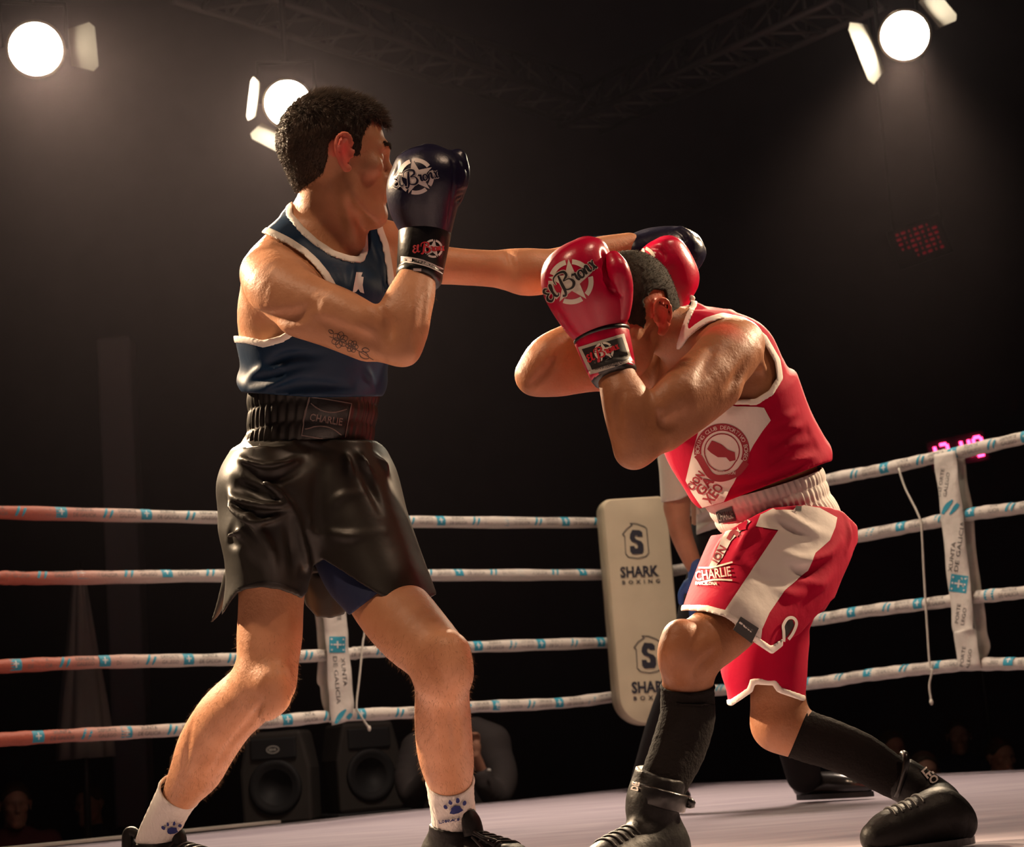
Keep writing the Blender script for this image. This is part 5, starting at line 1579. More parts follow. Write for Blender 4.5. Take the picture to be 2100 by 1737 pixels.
decal('brand_tab', shape_poly([(-6, -8), (6, -8), (6, 8), (-6, 8)], 4), 'shortsB', fr_(1637, 1041, 6, 1.0), m_blackp, shortsB, .003)
decal('vent_opening', ppoly([(1604, 1296), (1606, 1282), (1614, 1271), (1624, 1271), (1627, 1282), (1616, 1300), (1606, 1312)], 5), 'shortsB', PXF, m_blackp, shortsB, .002)
decal('vent_piping', shape_strip([(1590, -1334), (1603, -1318), (1604, -1296), (1603, -1282), (1612, -1268), (1624, -1267), (1630, -1278), (1622, -1298), (1608, -1316)], 6, 5), 'shortsB', PXF, m_trimW, shortsB, .004)

# ---- white gathered waistband ----------------------------------------------
C = []; Ul = []; Wl = []; ra = []; rb = []
A_ = nrm(P(1450, 700, 3.8) - P(1612, 1120, 3.87))
rowsb = 24
for i in range(rowsb):
    t = i / (rowsb - 1)
    xl, yl = np.interp(t, [0, 1], [1444, 1480]), np.interp(t, [0, 1], [1030, 1092])
    xr, yr = np.interp(t, [0, .6, 1], [1683, 1696, 1720]), np.interp(t, [0, .6, 1], [958, 1005, 1046])
    a_, b_ = P(xl, yl, 3.86), P(xr, yr, 3.86)
    u = nrm(b_ - a_); hw = np.linalg.norm(b_ - a_) / 2
    w = nrm(fwd - u * (fwd @ u))
    bul = 1 + .018 * abs(math.sin(3 * math.pi * t))
    C.append((a_ + b_) / 2); Ul.append(u); Wl.append(w); ra.append(hw * bul); rb.append(.150 * bul)
def gather2(i, t):
    flat = math.exp(-((abs(((t - math.pi * 1.18 + math.pi) % (2 * math.pi)) - math.pi)) / .30) ** 2)
    return (.010 * math.sin(t * 60 + int(i / 8) * 1.7 + .6 * math.sin(t * 9)) + .004 * math.sin(t * 97)) * (1 - flat)
V, Fc = rings(C, Ul, Wl, ra, rb, 260, gather2)
beltB = mesh_obj('waistband', V, Fc, m_whcloth, boxB); beltB['label'] = 'white gathered elastic waistband'
SURF['beltB'] = BVHTree.FromPolygons([Vector(v) for v in V], Fc)
decal('label_patch', shape_poly([(-15, -14), (21, -15), (18, 15), (-16, 11)], 5), 'beltB', fr_(1488, 1056, -12, 1.0), m_blackp, beltB, .003)
decal('label_lettering', shape_text('CHARLIE', 24, bold=.2, width=31, maxlen=6), 'beltB', fr_(1490, 1056, -12, 1.0), m_greyprint, beltB, .004)

# ---- near glove --------------------------------------------------------------
G = Sculpt()
G.add(edge_loft([(1182, 488, 1214, 488, 3.50, .02), (1150, 500, 1234, 498, 3.498, .05), (1126, 516, 1246, 514, 3.495, .066), (1112, 537, 1254, 535, 3.492, .074), (1108, 562, 1264, 560, 3.49, .077), (1113, 592, 1282, 590, 3.49, .076), (1128, 624, 1292, 620, 3.49, .071), (1146, 654, 1291, 648, 3.493, .064), (1163, 680, 1286, 670, 3.495, .056), (1182, 704, 1284, 688, 3.497, .05)]), .01)
fG = G.field(.0032)
fG.ridge([(1236, 510), (1240, 535), (1243, 560), (1250, 580), (1258, 592)], [5, 7, 8, 7, 4], .009, .006, 's')
for (x0, y0, x1, y1) in ((1230, 568, 1244, 578), (1240, 585, 1262, 600), (1250, 592, 1270, 604), (1228, 545, 1240, 550)):
    fG.ridge([(x0, y0), ((x0 + x1) / 2, (y0 + y1) / 2 + 2), (x1, y1)], [2, 2.6, 2], .002, .004, 's')
gB = sculpt_obj('boxing_glove', fG, m_gloveB, boxB, 1, 'gloveB'); gB['label'] = 'glossy red boxing glove with cream star emblem'
Th = Sculpt()
Th.add(chain([(1258, 532, 3.455, 18), (1266, 552, 3.445, 24), (1273, 580, 3.45, 25), (1276, 612, 3.46, 22), (1272, 645, 3.47, 20)]), .01)
fT = Th.field(.0032)
for k in range(4):
    fT.ridge([(1250 + 4 * k, 578 + 4 * k), (1256 + 4 * k, 592 + 4 * k), (1264 + 4 * k, 602 + 3 * k)], [1.6, 2, 1.6], .0018, .003, 's')
sculpt_obj('thumb', fT, m_gloveB, gB, 1)
glove_badge('gloveB', (1171, 578), -6, 46, m_cream, m_blackp, m_cream, gB, 26, -36, (1177, 574))
V, Fc = cuff_mesh((1178, 705), (1290, 675), (1212, 784), (1306, 760), 3.495, 3.47, .058, .050, [(0, .93), (.03, 1.0), (.10, 1.0), (.72, 1.0), (.75, .93), (.80, .98), (.93, .98), (1.0, .9)])
cf = mesh_obj('cuff', V, Fc, m_gloveB, gB); SURF['cuffB'] = BVHTree.FromPolygons([Vector(v) for v in V], Fc)
V, Fc = cuff_mesh((1211, 776), (1305, 752), (1222, 790), (1300, 772), 3.475, 3.468, .052, .048, [(0, .95), (.15, 1.03), (.6, 1.03), (.8, .98), (1.0, .92)])
mesh_obj('cuff_rim', V, Fc, m_blackl, gB)
V, Fc = cuff_mesh((1177, 699), (1289, 668), (1180, 708), (1291, 680), 3.496, 3.494, .058, .058, [(0, .97), (.3, 1.03), (.7, 1.03), (1.0, .97)])
mesh_obj('cuff_binding', V, Fc, m_blackl, gB)
decal('strap_edging', ppoly([(1186, 712), (1279, 684), (1296, 741), (1211, 768)], 5), 'cuffB', PXF, m_silver, gB, .0012)
decal('strap_patch', ppoly([(1195, 716), (1274, 692), (1289, 736), (1216, 758)], 5), 'cuffB', PXF, m_blackp, gB, .0022)
decal('strap_emblem', star_logo(), 'cuffB', fr_(1239, 721, -17, 19), m_cream, gB, .003)
decal('strap_name', name_shapes(.2, 0), 'cuffB', fr_(1241, 724, -24, 14), m_redp, gB, .0038)
decal('strap_lettering', shape_text('WWW.ELBRONX.COM', 7, width=62, maxlen=5), 'cuffB', fr_(1252, 749, -16, 1.0), m_blackp, gB, .003)

# ---- far glove ------------------------------------------------------------------
G = Sculpt()
G.add(edge_loft([(1350, 487, 1382, 486, 3.93, .02), (1325, 500, 1398, 497, 3.93, .05), (1306, 520, 1412, 516, 3.93, .062), (1300, 545, 1425, 542, 3.93, .068), (1306, 572, 1434, 568, 3.93, .066), (1325, 596, 1432, 592, 3.925, .058), (1345, 618, 1420, 612, 3.92, .048), (1360, 640, 1408, 634, 3.92, .042)]), .01)
fG = G.field(.0035)
fG.ridge([(1330, 512), (1350, 510), (1362, 525), (1356, 545)], [4, 5, 5, 3], .004, .005, 's')
g2 = sculpt_obj('boxing_glove', fG, m_gloveB, boxB, 1, 'gloveB2'); g2['label'] = 'glossy red boxing glove held up behind his head'
decal('star_emblem', star_logo(), 'gloveB2', fr_(1316, 535, 10, 30), m_cream, g2, .0012)
c0_, c1_ = P(1386, 622, 3.92), P(1380, 662, 3.915); A_ = nrm(c1_ - c0_); w_ = nrm(np.cross(A_, fwd))
V, Fc = rings([c0_, c0_ + A_ * .004, c1_ - A_ * .004, c1_], [w_] * 4, [nrm(np.cross(A_, w_))] * 4, [.026, .030, .031, .028], [.030, .034, .035, .03], 36, caps=True)
mesh_obj('cuff', V, Fc, m_gloveB, g2)
V, Fc = tube([P(1417, 608, 3.89), P(1420, 612, 3.885), P(1416, 617, 3.885)], [.004, .006, .004], 8, sub=3)
mesh_obj('cuff_knot', V, Fc, m_trimW, g2)

# ---- socks and boots ------------------------------------------------------------
o, V, Fc = sock([(1410, 1404, 3.535, 53), (1410, 1440, 3.54, 54), (1409, 1475, 3.53, 55), (1391, 1535, 3.51, 54.5), (1368, 1588, 3.48, 50), (1352, 1625, 3.465, 47)], m_sockB, boxB, 'sock', 60, grow=1.03, rib=.004)
o['label'] = 'long black sock with a turned-down top'
o2, V, Fc = sock([(1634, 1502, 3.94, 51), (1665, 1514, 3.935, 50), (1700, 1525, 3.93, 49), (1765, 1552, 3.915, 47), (1818, 1585, 3.90, 43), (1875, 1615, 3.88, 39)], m_sockB, boxB, 'sock', 60, grow=1.04, rib=.004)
ank = P(1335, 1672, 3.45)
gh = np.array([ank[0] + .035, ank[1] + .045, 0]); gt = gh + nrm(np.array([-.62, -.78, 0])) * .285
b3 = boxing_boot([(P(1364, 1570, 3.48), .050), (P(1350, 1610, 3.465), .050), (P(1337, 1660, 3.45), .049), (np.array([gh[0] - .02, gh[1] - .03, .06]), .046)], gh, gt, .05, (P(1360, 1585, 3.475), nrm(up + right * .25)), m_boot, boxB, 'high black leather boxing boot on the front foot')
V, Fc = cuff_mesh((1294, 1600), (1412, 1632), (1284, 1640), (1404, 1668), 3.46, 3.455, .056, .055, [(0, .96), (.1, 1.0), (.9, 1.0), (1.0, .96)])
st = mesh_obj('ankle_strap', V, Fc, m_blackl, b3); SURF['strapB'] = BVHTree.FromPolygons([Vector(v) for v in V], Fc)
V, Fc = tube([P(1403, 1636, 3.455), P(1414, 1643, 3.45), P(1418, 1650, 3.45), P(1408, 1650, 3.45)], [.006, .008, .008, .006], 8, sub=3)
mesh_obj('strap_end', V, Fc, m_blackl, b3)
decal('strap_lettering', shape_text('DE', 20, bold=.8, width=17, maxlen=8), 'strapB', fr_(1304, 1613, -78, 1.0), m_whcloth, b3, .002)
heel = ground(1995, 1729); toe = ground(1768, 1756)
heel[2] = 0; toe[2] = 0
b4 = boxing_boot([(P(1848, 1597, 3.89), .046), (P(1885, 1620, 3.875), .046), (P(1925, 1650, 3.86), .048), (heel + nrm(toe - heel) * .075 + zz * .065, .046)], heel, toe, .05, (P(1842, 1592, 3.89), nrm(P(1842, 1592, 3.89) - P(1905, 1636, 3.87))), m_boot, boxB, 'high black leather boxing boot on the trailing foot')
V, Fc = tube([P(1849, 1550, 3.86), P(1853, 1546, 3.86), P(1858, 1556, 3.845), P(1853, 1590, 3.84), P(1838, 1635, 3.85)], [.006, .008, .008, .007, .005], 8, sub=4)
mesh_obj('collar_padding', V, Fc, m_blackl, b4)
SURF['b4'] = BVHTree.FromObject(b4, bpy.context.evaluated_depsgraph_get())
decal('strap_lettering', shape_text('LEO', 24, bold=.8, width=38, maxlen=8), 'b4', fr_(1907, 1592, 50, 1.0), m_whcloth, b4, .003)

# ================================================================== REFEREE (mostly hidden behind the boxer in red)
m_skinC = skin_mat('ruddy_skin', (0.44, 0.20, 0.12), (0.55, 0.27, 0.17), (0.55, 0.12, 0.08))
m_shirt = mat('white_shirt', (0.74, 0.68, 0.58), 0.8, noise=0.04, nscale=8, bump=0.3, bscale=16)
m_trous = mat('black_trousers', (0.016, 0.014, 0.015), 0.9, spec=0.15)
m_shoe = mat('polished_black_shoe', (0.012, 0.010, 0.010), 0.22, spec=0.7)
m_bglove = mat('blue_rubber_glove', (0.05, 0.13, 0.42), 0.55)
ref = empty('person', ground(1520, 1640))
ref['label'] = 'referee in white shirt, black trousers and blue glove leaning behind the red boxer'
ref['category'] = 'person'
DR = 6.35
R = Sculpt()
hR = Head(P(1492, 742, 6.30), -right * .55 - fwd * .8 - up * .15, up, 1.0)
hR.face(R); hR.ear(R, 'L'); hR.ear(R, 'R')
R.add(chain([(1495, 790, 6.33, 36), (1500, 830, 6.35, 38), (1510, 880, 6.36, 50)]), .03)
RT = Sculpt()
RT.add(body_loft([(1515, 1110, 6.40, .165, .125, -25), (1510, 1070, 6.40, .155, .120, -25), (1508, 1000, 6.39, .160, .125, -25), (1505, 920, 6.37, .180, .120, -25), (1503, 870, 6.36, .16, .10, -25), (1500, 845, 6.35, .09, .07, -25)]), .02)
R.ops += RT.ops
R.add(chain([(1428, 875, 6.27, 34), (1408, 930, 6.24, 30), (1393, 990, 6.21, 28), (1388, 1040, 6.20, 25)]), .03)
R.add(chain([(1388, 1040, 6.20, 25), (1396, 1090, 6.17, 23.5), (1413, 1136, 6.15, 20), (1428, 1172, 6.13, 16)]), .02)
R.add(chain([(1575, 880, 6.45, 34), (1600, 960, 6.42, 28), (1590, 1030, 6.36, 25), (1555, 1040, 6.28, 20), (1530, 1035, 6.24, 17)]), .03)
R.add(chain([(1550, 1120, 6.42, 52), (1580, 1260, 6.38, 44), (1602, 1385, 6.33, 34), (1620, 1480, 6.36, 32), (1645, 1600, 6.38, 24)]), .03)
R.add(chain([(1480, 1120, 6.38, 52), (1440, 1260, 6.34, 44), (1405, 1380, 6.30, 34), (1365, 1490, 6.33, 32), (1325, 1610, 6.36, 24)]), .03)
fR = R.field(.008)
bodyR = sculpt_obj('body', fR, m_skinC, ref, 1)
set_flush(bodyR, np.zeros(len(bodyR.data.vertices)))
HS = Sculpt(); hR.skull(HS); fH = HS.field(.006)
X, Y, Z = fH.xyz()
lf = (X - hR.c[0]) * hR.f[0] + (Y - hR.c[1]) * hR.f[1] + (Z - hR.c[2]) * hR.f[2]
lu = (X - hR.c[0]) * hR.u[0] + (Y - hR.c[1]) * hR.u[1] + (Z - hR.c[2]) * hR.u[2]
fH.D = np.maximum(fH.D - .006, poly_sdf(lf, lu, [(-.2, .2), (.12, .2), (.09, .045), (.06, .0), (.03, .0), (-.01, -.02), (-.03, -.07), (-.2, -.08)]).astype(np.float32))
sculpt_obj('hair', fH, m_hairA, ref, 1)
# shirt with short sleeves
Vs = Sculpt(); Vs.ops = list(RT.ops)
Vs.add(edge_loft([(1385, 860, 1470, 870, 6.27, .07), (1366, 900, 1440, 900, 6.25, .065), (1357, 940, 1420, 925, 6.23, .06), (1362, 985, 1414, 965, 6.22, .056), (1364, 1030, 1424, 1010, 6.21, .054), (1366, 1050, 1428, 1030, 6.205, .054)]), .03)
Vs.add(chain([(1575, 880, 6.45, 40), (1598, 955, 6.42, 36)]), .04)
fV = Vs.field(.006); fV.D -= .014
for k, L in enumerate(([(1425, 1020), (1445, 1040), (1475, 1065)], [(1425, 1045), (1445, 1068), (1475, 1085)], [(1430, 1000), (1450, 1020), (1480, 1040)])):
    fV.ridge(L, [4, 5, 4], .012, .016, d1=7.5) if False else None
u_, v_, d_ = fV.pix()
X, Y, Z = fV.xyz()
wr = (.006 * np.sin((u_ * .55 + v_ * .95) * .22) * np.clip((v_ - 990) / 40, 0, 1) * (u_ > 1420)).astype(np.float32)
fV.D = fV.D + wr
keep = np.minimum(pcut([(1300, 780), (1700, 780), (1700, 1010), (1426, 1008), (1395, 1024), (1364, 1030), (1300, 1035)]), pcut([(1426, 900), (1700, 900), (1700, 1070), (1560, 1075), (1474, 1082), (1428, 1100)]))
fV.D = np.maximum(fV.D, keep)
sculpt_obj('shirt', fV, m_shirt, ref, 1)['label'] = 'white short-sleeved shirt'
Tr = Sculpt()
Tr.add(body_loft([(1515, 1075, 6.40, .165, .128, -25), (1515, 1110, 6.40, .175, .135, -25), (1515, 1150, 6.40, .17, .13, -25)]), .02)
Tr.add(chain([(1550, 1130, 6.42, 58), (1580, 1260, 6.38, 50), (1602, 1385, 6.33, 42), (1622, 1480, 6.36, 42), (1648, 1590, 6.38, 36)]), .03)
Tr.add(chain([(1480, 1130, 6.38, 58), (1440, 1260, 6.34, 50), (1405, 1380, 6.30, 42), (1365, 1490, 6.33, 40), (1328, 1600, 6.36, 34)]), .03)
fV = Tr.field(.007)
sculpt_obj('trousers', fV, m_trous, ref, 1)['label'] = 'black trousers'
def dress_shoe(heel, toe, parent):
    heel = np.asarray(heel, float); toe = np.asarray(toe, float); ax = nrm(toe - heel); ln = np.linalg.norm(toe - heel)
    Q = Sculpt()
    Q.add(chain_w([heel + ax * .035 + zz * .05, heel + ax * ln * .4 + zz * .052, heel + ax * ln * .7 + zz * .042, toe - ax * .03 + zz * .034], [.036, .040, .042, .026]), .02)
    Q.add(chain_w([heel + ax * .04 + zz * .10, heel + ax * .04 + zz * .05], [.036, .04]), .03)
    fl = Q.field(.005); X, Y, Z = fl.xyz(); fl.D = np.maximum(fl.D, (.016 - Z + 0 * X + 0 * Y).astype(np.float32))
    o = sculpt_obj('shoe', fl, m_shoe, parent, 1)
    side = np.cross(zz, ax)
    outl = []
    for k in range(24):
        a = 2 * math.pi * k / 24; x = .5 + .5 * math.cos(a); w = (.034 + .012 * math.sin(math.pi * min(1, x * .85))) * math.sin(a)
        outl.append(heel + ax * (x * ln) + side * w)
    V = outl + [p + zz * .018 for p in outl]
    mesh_obj('sole', V, [tuple(range(24))[::-1], tuple(range(24, 48))] + [(k, (k + 1) % 24, 24 + (k + 1) % 24, 24 + k) for k in range(24)], m_blackl, o, smooth=False)
    return o
h1 = ground(1634, 1641); t1 = ground(1776, 1634); h1[2] = t1[2] = 0
dress_shoe(h1, h1 + nrm(t1 - h1) * .29, ref)
h2 = ground(1300, 1652); t2 = ground(1412, 1652); h2[2] = t2[2] = 0
dress_shoe(t2 - nrm(t2 - h2) * .29, t2, ref)
# gloved hand: palm, four fingers and a thumb hanging down
w0 = P(1428, 1172, 6.13); dn = nrm(P(1436, 1230, 6.12) - w0); sd = nrm(np.cross(dn, fwd)); sd = sd if sd @ right > 0 else -sd; th = nrm(np.cross(dn, sd))
Hn = Sculpt()
Hn.add(chain_w([w0 - dn * .02, w0 + dn * .02], [.026, .027]), .01)
Hn.add(ell(w0 + dn * .058, [dn, sd, th], (.052, .042, .018)), .015)
for k, (o_, ln, cu) in enumerate(((-.032, .070, .012), (-.011, .080, .016), (.011, .075, .018), (.031, .060, .020))):
    b0 = w0 + dn * .092 + sd * o_
    Hn.add(chain_w([b0, b0 + dn * ln * .45 + th * cu * -.4, b0 + dn * ln * .8 + th * -cu, b0 + dn * ln + th * -cu * 1.8], [.0105, .0098, .009, .008]), .006)
b0 = w0 + dn * .035 - sd * .036
Hn.add(chain_w([b0, b0 + dn * .03 - sd * .022 - th * .01, b0 + dn * .058 - sd * .026 - th * .018], [.013, .011, .009]), .008)
fN = Hn.field(.0035)
sculpt_obj('rubber_glove', fN, m_bglove, ref, 1)['label'] = 'blue rubber glove on the hanging hand'

# ================================================================== SPOTLIGHTS
m_can = mat('black_lamp_housing', (0.012, 0.011, 0.011), 0.45)
m_flap = mat('grey_barn_door', (0.20, 0.185, 0.16), 0.6)
m_ringm = mat('steel_lens_ring', (0.35, 0.30, 0.25), 0.3, metal=0.9)
m_lens = mat('lit_lens', (1, 0.9, 0.7), 0.3, emit=(1.0, 0.86, 0.62), estr=260.0)
def spot_lamp(px, py, d, target, r, label, flaps):
    p = P(px, py, d); ax = nrm(np.asarray(target) - p)
    u = nrm(np.cross(ax, zz)); w = nrm(np.cross(u, ax))
    root = empty('spotlight', p); setp(root, label, 'spotlight', 'spotlights above the ring')
    n = 40
    def cyl(zs, rs, nm, m, caps=False):
        V, Fc = rings([p + ax * z for z in zs], [u] * len(zs), [w] * len(zs), rs, rs, n, caps=caps)
        return mesh_obj(nm, V, Fc, m, root)
    cyl([-.34, -.30, -.10, .05, .05, .03], [r * .5, r * .75, r * 1.02, r * 1.10, r * 1.03, r * 1.0], 'housing', m_can)
    o = cyl([-.345, -.34], [.001, r * .5], 'back_cap', m_can)
    cyl([.045, .06, .06, .045], [r * 1.12, r * 1.12, r * 1.0, r * 1.0], 'lens_ring', m_ringm)
    V = [p + ax * .035]; Fc = []
    for k in range(n): V.append(p + ax * .028 + (u * math.cos(2 * math.pi * k / n) + w * math.sin(2 * math.pi * k / n)) * r)
    Fc = [(0, 1 + k, 1 + (k + 1) % n) for k in range(n)]
    mesh_obj('lens', V, Fc, m_lens, root)
    for ang, tilt, wd, ln in flaps:
        a = math.radians(ang); e = u * math.cos(a) + w * math.sin(a); t = np.cross(ax, e)
        o_ = nrm(ax * math.cos(math.radians(tilt)) + e * math.sin(math.radians(tilt)))
        b0 = p + ax * .055 + e * r * 1.30
        pts = [b0 - t * wd * .75, b0 + t * wd * .75, b0 + o_ * ln * .8 + t * wd, b0 + o_ * ln + t * wd * .8, b0 + o_ * ln - t * wd * .8, b0 + o_ * ln * .8 - t * wd]
        o = mesh_obj('barn_door', pts, [tuple(range(6))], m_flap, root, smooth=False)
        s_ = o.modifiers.new('thick', 'SOLIDIFY'); s_.thickness = .003
    # yoke and hanging clamp
    V, Fc = tube([p + u * r * 1.25 - ax * .1, p + u * r * 1.25 - ax * .1 + zz * .22, p - u * r * 1.25 - ax * .1 + zz * .22, p - u * r * 1.25 - ax * .1], .012, 8)
    mesh_obj('yoke', V, Fc, m_can, root)
    V, Fc = tube([p - ax * .1 + zz * .22, p - ax * .1 + zz * 1.2], .016, 8)
    mesh_obj('hanging_pipe', V, Fc, m_can, root)
TG = np.array([-0.2, 2.2, 0.9])
spot_lamp(72, 100, 8.6, TG, .118, 'bright round spotlight at the upper left corner', [(175, 62, .11, .13)])
spot_lamp(590, 212, 9.6, TG, .115, 'bright spotlight partly hidden behind the blue boxer\'s head', [(10, 25, .11, .12), (300, 50, .10, .12)])
spot_lamp(1858, 72, 8.6, TG, .108, 'bright spotlight at the upper right with one lit barn door', [(150, 55, .10, .12), (-12, 38, .15, .12)])

# ================================================================== ROOF TRUSS
m_alu = mat('dull_aluminium', (0.16, 0.145, 0.14), 0.5, metal=0.3)
def truss(pa, pb, label, wdt=.38, bays=9):
    pa = np.asarray(pa); pb = np.asarray(pb); ax = nrm(pb - pa); ln = np.linalg.norm(pb - pa)
    s = nrm(np.cross(ax, zz)); t = nrm(np.cross(s, ax))
    root = empty('roof_truss', pa); setp(root, label, 'truss', 'roof trusses')
    offs = [s * wdt / 2 - t * wdt * .3, -s * wdt / 2 - t * wdt * .3, t * wdt * .5]
    for o_ in offs:
        V, Fc = tube([pa + o_, pb + o_], .024, 10); mesh_obj('chord', V, Fc, m_alu, root)
    for k in range(bays):
        a0 = pa + ax * ln * k / bays; a1 = pa + ax * ln * (k + .5) / bays; a2 = pa + ax * ln * (k + 1) / bays
        for i in range(3):
            j = (i + 1) % 3
            V, Fc = tube([a0 + offs[i], a1 + offs[j]], .013, 8); mesh_obj('brace', V, Fc, m_alu, root)
            V, Fc = tube([a1 + offs[j], a2 + offs[i]], .013, 8); mesh_obj('brace', V, Fc, m_alu, root)
truss(P(400, -55, 11.0), P(1195, 205, 14.5), 'dim metal roof truss running down from the upper left')
truss(P(1190, 235, 14.4), P(1760, -30, 11.5), 'dim metal roof truss running up to the upper right')

# ================================================================== HALL FURNITURE
m_col = mat('grey_column', (0.34, 0.30, 0.30), 0.9)
pb_ = P(255, 1100, 14.0)
V, Fc = box(np.array([pb_[0], pb_[1], 1.25]), [np.array([1.0, 0, 0]), np.array([0, 1.0, 0]), zz], (.125, .125, 2.25))
o = mesh_obj('column', V, Fc, m_col, smooth=False); bevel_obj(o, .02); setp(o, 'pale square column standing in the dark at left', 'column')
# folded parasol
m_cloth = mat('pale_canvas', (0.34, 0.30, 0.27), 0.9)
pq = P(170, 1400, 10.6); root = empty('folded_parasol', (pq[0], pq[1], -1.0)); setp(root, 'folded pale parasol standing beyond the left ropes', 'parasol')
b_ = np.array([pq[0], pq[1], 0.0])
zs = [1.42, 1.36, 1.2, .95, .7, .5, .36]; rs = [.015, .03, .05, .08, .115, .14, .15]
V, Fc = rings([b_ + zz * z for z in zs], [np.array([1.0, 0, 0])] * 7, [np.array([0, 1.0, 0])] * 7, rs, rs, 64, lambda i, t: .10 * math.sin(8 * t + i * .3))
o = mesh_obj('canopy', V, Fc, m_cloth, root); o.modifiers.new('thick', 'SOLIDIFY').thickness = .006
V, Fc = tube([b_ - zz * 1.0, b_ + zz * 1.46], .02, 10); mesh_obj('pole', V, Fc, m_can, root)
V, Fc = rings([b_ - zz * 1.0, b_ - zz * .94, b_ - zz * .92], [np.array([1.0, 0, 0])] * 3, [np.array([0, 1.0, 0])] * 3, [.25, .25, .05], [.25, .25, .05], 32, caps=True)
mesh_obj('base', V, Fc, m_can, root)

# loudspeakers
m_cab = mat('dark_speaker_cabinet', (0.050, 0.044, 0.040), 0.7, spec=0.2)
m_grill = mat('black_grille', (0.012, 0.012, 0.014), 0.7)
m_badge = mat('pale_badge', (0.62, 0.60, 0.55), 0.4)
def speaker(px, py, d, turn, label, badge):
    c = P(px, py, d); h = nrm(np.array([math.cos(turn), math.sin(turn), 0])); f_ = np.array([h[1], -h[0], 0.0])
    root = empty('loudspeaker', (c[0], c[1], -1.0)); setp(root, label, 'loudspeaker', 'loudspeakers beyond the ropes')
    prof = [(-.19, -.235), (.19, -.235), (.195, .05), (.15, .25), (-.15, .25), (-.195, .05)]
    V = [c + h * x + zz * z + f_ * .12 for x, z in prof] + [c + h * x * .8 + zz * z - f_ * .22 for x, z in prof]
    Fc = [tuple(range(6)), tuple(range(6, 12))[::-1]] + [(k, 6 + k, 6 + (k + 1) % 6, (k + 1) % 6) for k in range(6)]
    o = mesh_obj('cabinet', V, Fc, m_cab, root, smooth=False); bevel_obj(o, .02)
    cc = c - zz * .04 + f_ * .125
    V, Fc = rings([cc, cc + f_ * .012, cc + f_ * .006, cc - f_ * .02], [h] * 4, [zz] * 4, [.145, .135, .115, .02], [.145, .135, .115, .02], 40, caps=True)
    mesh_obj('woofer', V, Fc, m_grill, root)
    V, Fc = box(c + zz * .16 + f_ * .122, [h, f_, zz], (.125, .012, .055)); o = mesh_obj('horn', V, Fc, m_grill, root, smooth=False); bevel_obj(o, .008)
    if badge:
        bc_ = c + zz * .155 + f_ * .137
        V, Fc = [], []
        for k in range(28):
            a = 2 * math.pi * k / 28
            V.append(bc_ + h * .036 * math.cos(a) + zz * .021 * math.sin(a)); V.append(bc_ + h * .030 * math.cos(a) + zz * .0155 * math.sin(a))
            Fc.append((2 * k, 2 * k + 1, (2 * k + 3) % 56, (2 * k + 2) % 56))
        bd = mesh_obj('badge', V, Fc, m_badge, root)
        t = shape_text('BEHR', .018, bold=.0008, width=.042)
        mesh_obj('badge_lettering', [bc_ + h * x + zz * y for x, y in t[0]], t[1], m_badge, bd)
    V, Fc = box(np.array([c[0], c[1], (c[2] - .235 - 1.0) / 2]) - f_ * .04, [h, f_, zz], (.22, .2, (c[2] - .235 + 1.0) / 2))
    o = mesh_obj('bass_cabinet', V, Fc, m_grill, root, smooth=False); bevel_obj(o, .01)
speaker(577, 1597, 10.0, math.radians(-8), 'dark loudspeaker with a pale oval badge below the left ropes', True)
speaker(742, 1575, 10.4, math.radians(28), 'dark loudspeaker turned sideways under the white strap', False)

# photographer leaning at the ring edge
m_jack = mat('dark_jacket', (0.040, 0.032, 0.032), 0.85)
m_skinD = skin_mat('shadowed_skin', (0.42, 0.20, 0.13), (0.5, 0.25, 0.16), (0.5, 0.1, 0.08))
DPH = 9.9
ph = empty('person', (P(930, 1560, DPH + .1)[0], P(930, 1560, DPH + .1)[1], -1.0))
ph['label'] = 'photographer in dark jacket crouching behind the blue boxer\'s front leg'; ph['category'] = 'person'
hP = Head(P(912, 1490, DPH), -fwd - up * .05 + right * .15, up, 1.0)
Q = Sculpt(); hP.face(Q); hP.ear(Q, 'L'); hP.ear(Q, 'R')
Q.add(chain([(912, 1530, DPH + .05, 22), (915, 1560, DPH + .1, 26)]), .02)
w0 = P(975, 1548, DPH - .2); Q.add(chain_w([P(995, 1600, DPH - .16), w0], [.03, .027]), .01)
Q.add(ell(P(975, 1533, DPH - .2), [up, right, fwd], (.045, .03, .022)), .01)
for k in range(4):
    b0 = P(968 + k * 4.6, 1520, DPH - .2 + .006 * k); Q.add(chain_w([b0, b0 + up * .03 - fwd * .01, b0 + up * .045 - fwd * .03 - right * .01], [.0095, .009, .008]), .004)
Q.add(chain_w([P(963, 1535, DPH - .2), P(956, 1522, DPH - .22), P(957, 1512, DPH - .23)], [.012, .010, .009]), .006)
o = sculpt_obj('body', Q.field(.006), m_skinD, ph, 1); set_flush(o, np.zeros(len(o.data.vertices)))
J = Sculpt()
J.add(body_loft([(935, 1900, DPH + .15, .2, .15, 0), (935, 1700, DPH + .15, .21, .15, 0), (935, 1600, DPH + .14, .21, .14, 0), (930, 1550, DPH + .12, .17, .11, 0), (925, 1520, DPH + .12, .09, .08, 0)]), .02)
J.add(chain([(1005, 1530, DPH + .08, 40), (1030, 1590, DPH - .02, 32), (1020, 1630, DPH - .1, 30), (998, 1612, DPH - .16, 24), (990, 1592, DPH - .17, 20)]), .04)
J.add(chain([(975, 1500, DPH + .1, 30), (1010, 1520, DPH + .08, 34)]), .04)
J.add(chain([(860, 1540, DPH + .08, 40), (838, 1595, DPH - .02, 30), (850, 1630, DPH - .1, 26), (885, 1580, DPH - .2, 20)]), .04)
sculpt_obj('jacket', J.field(.008), m_jack, ph, 1)
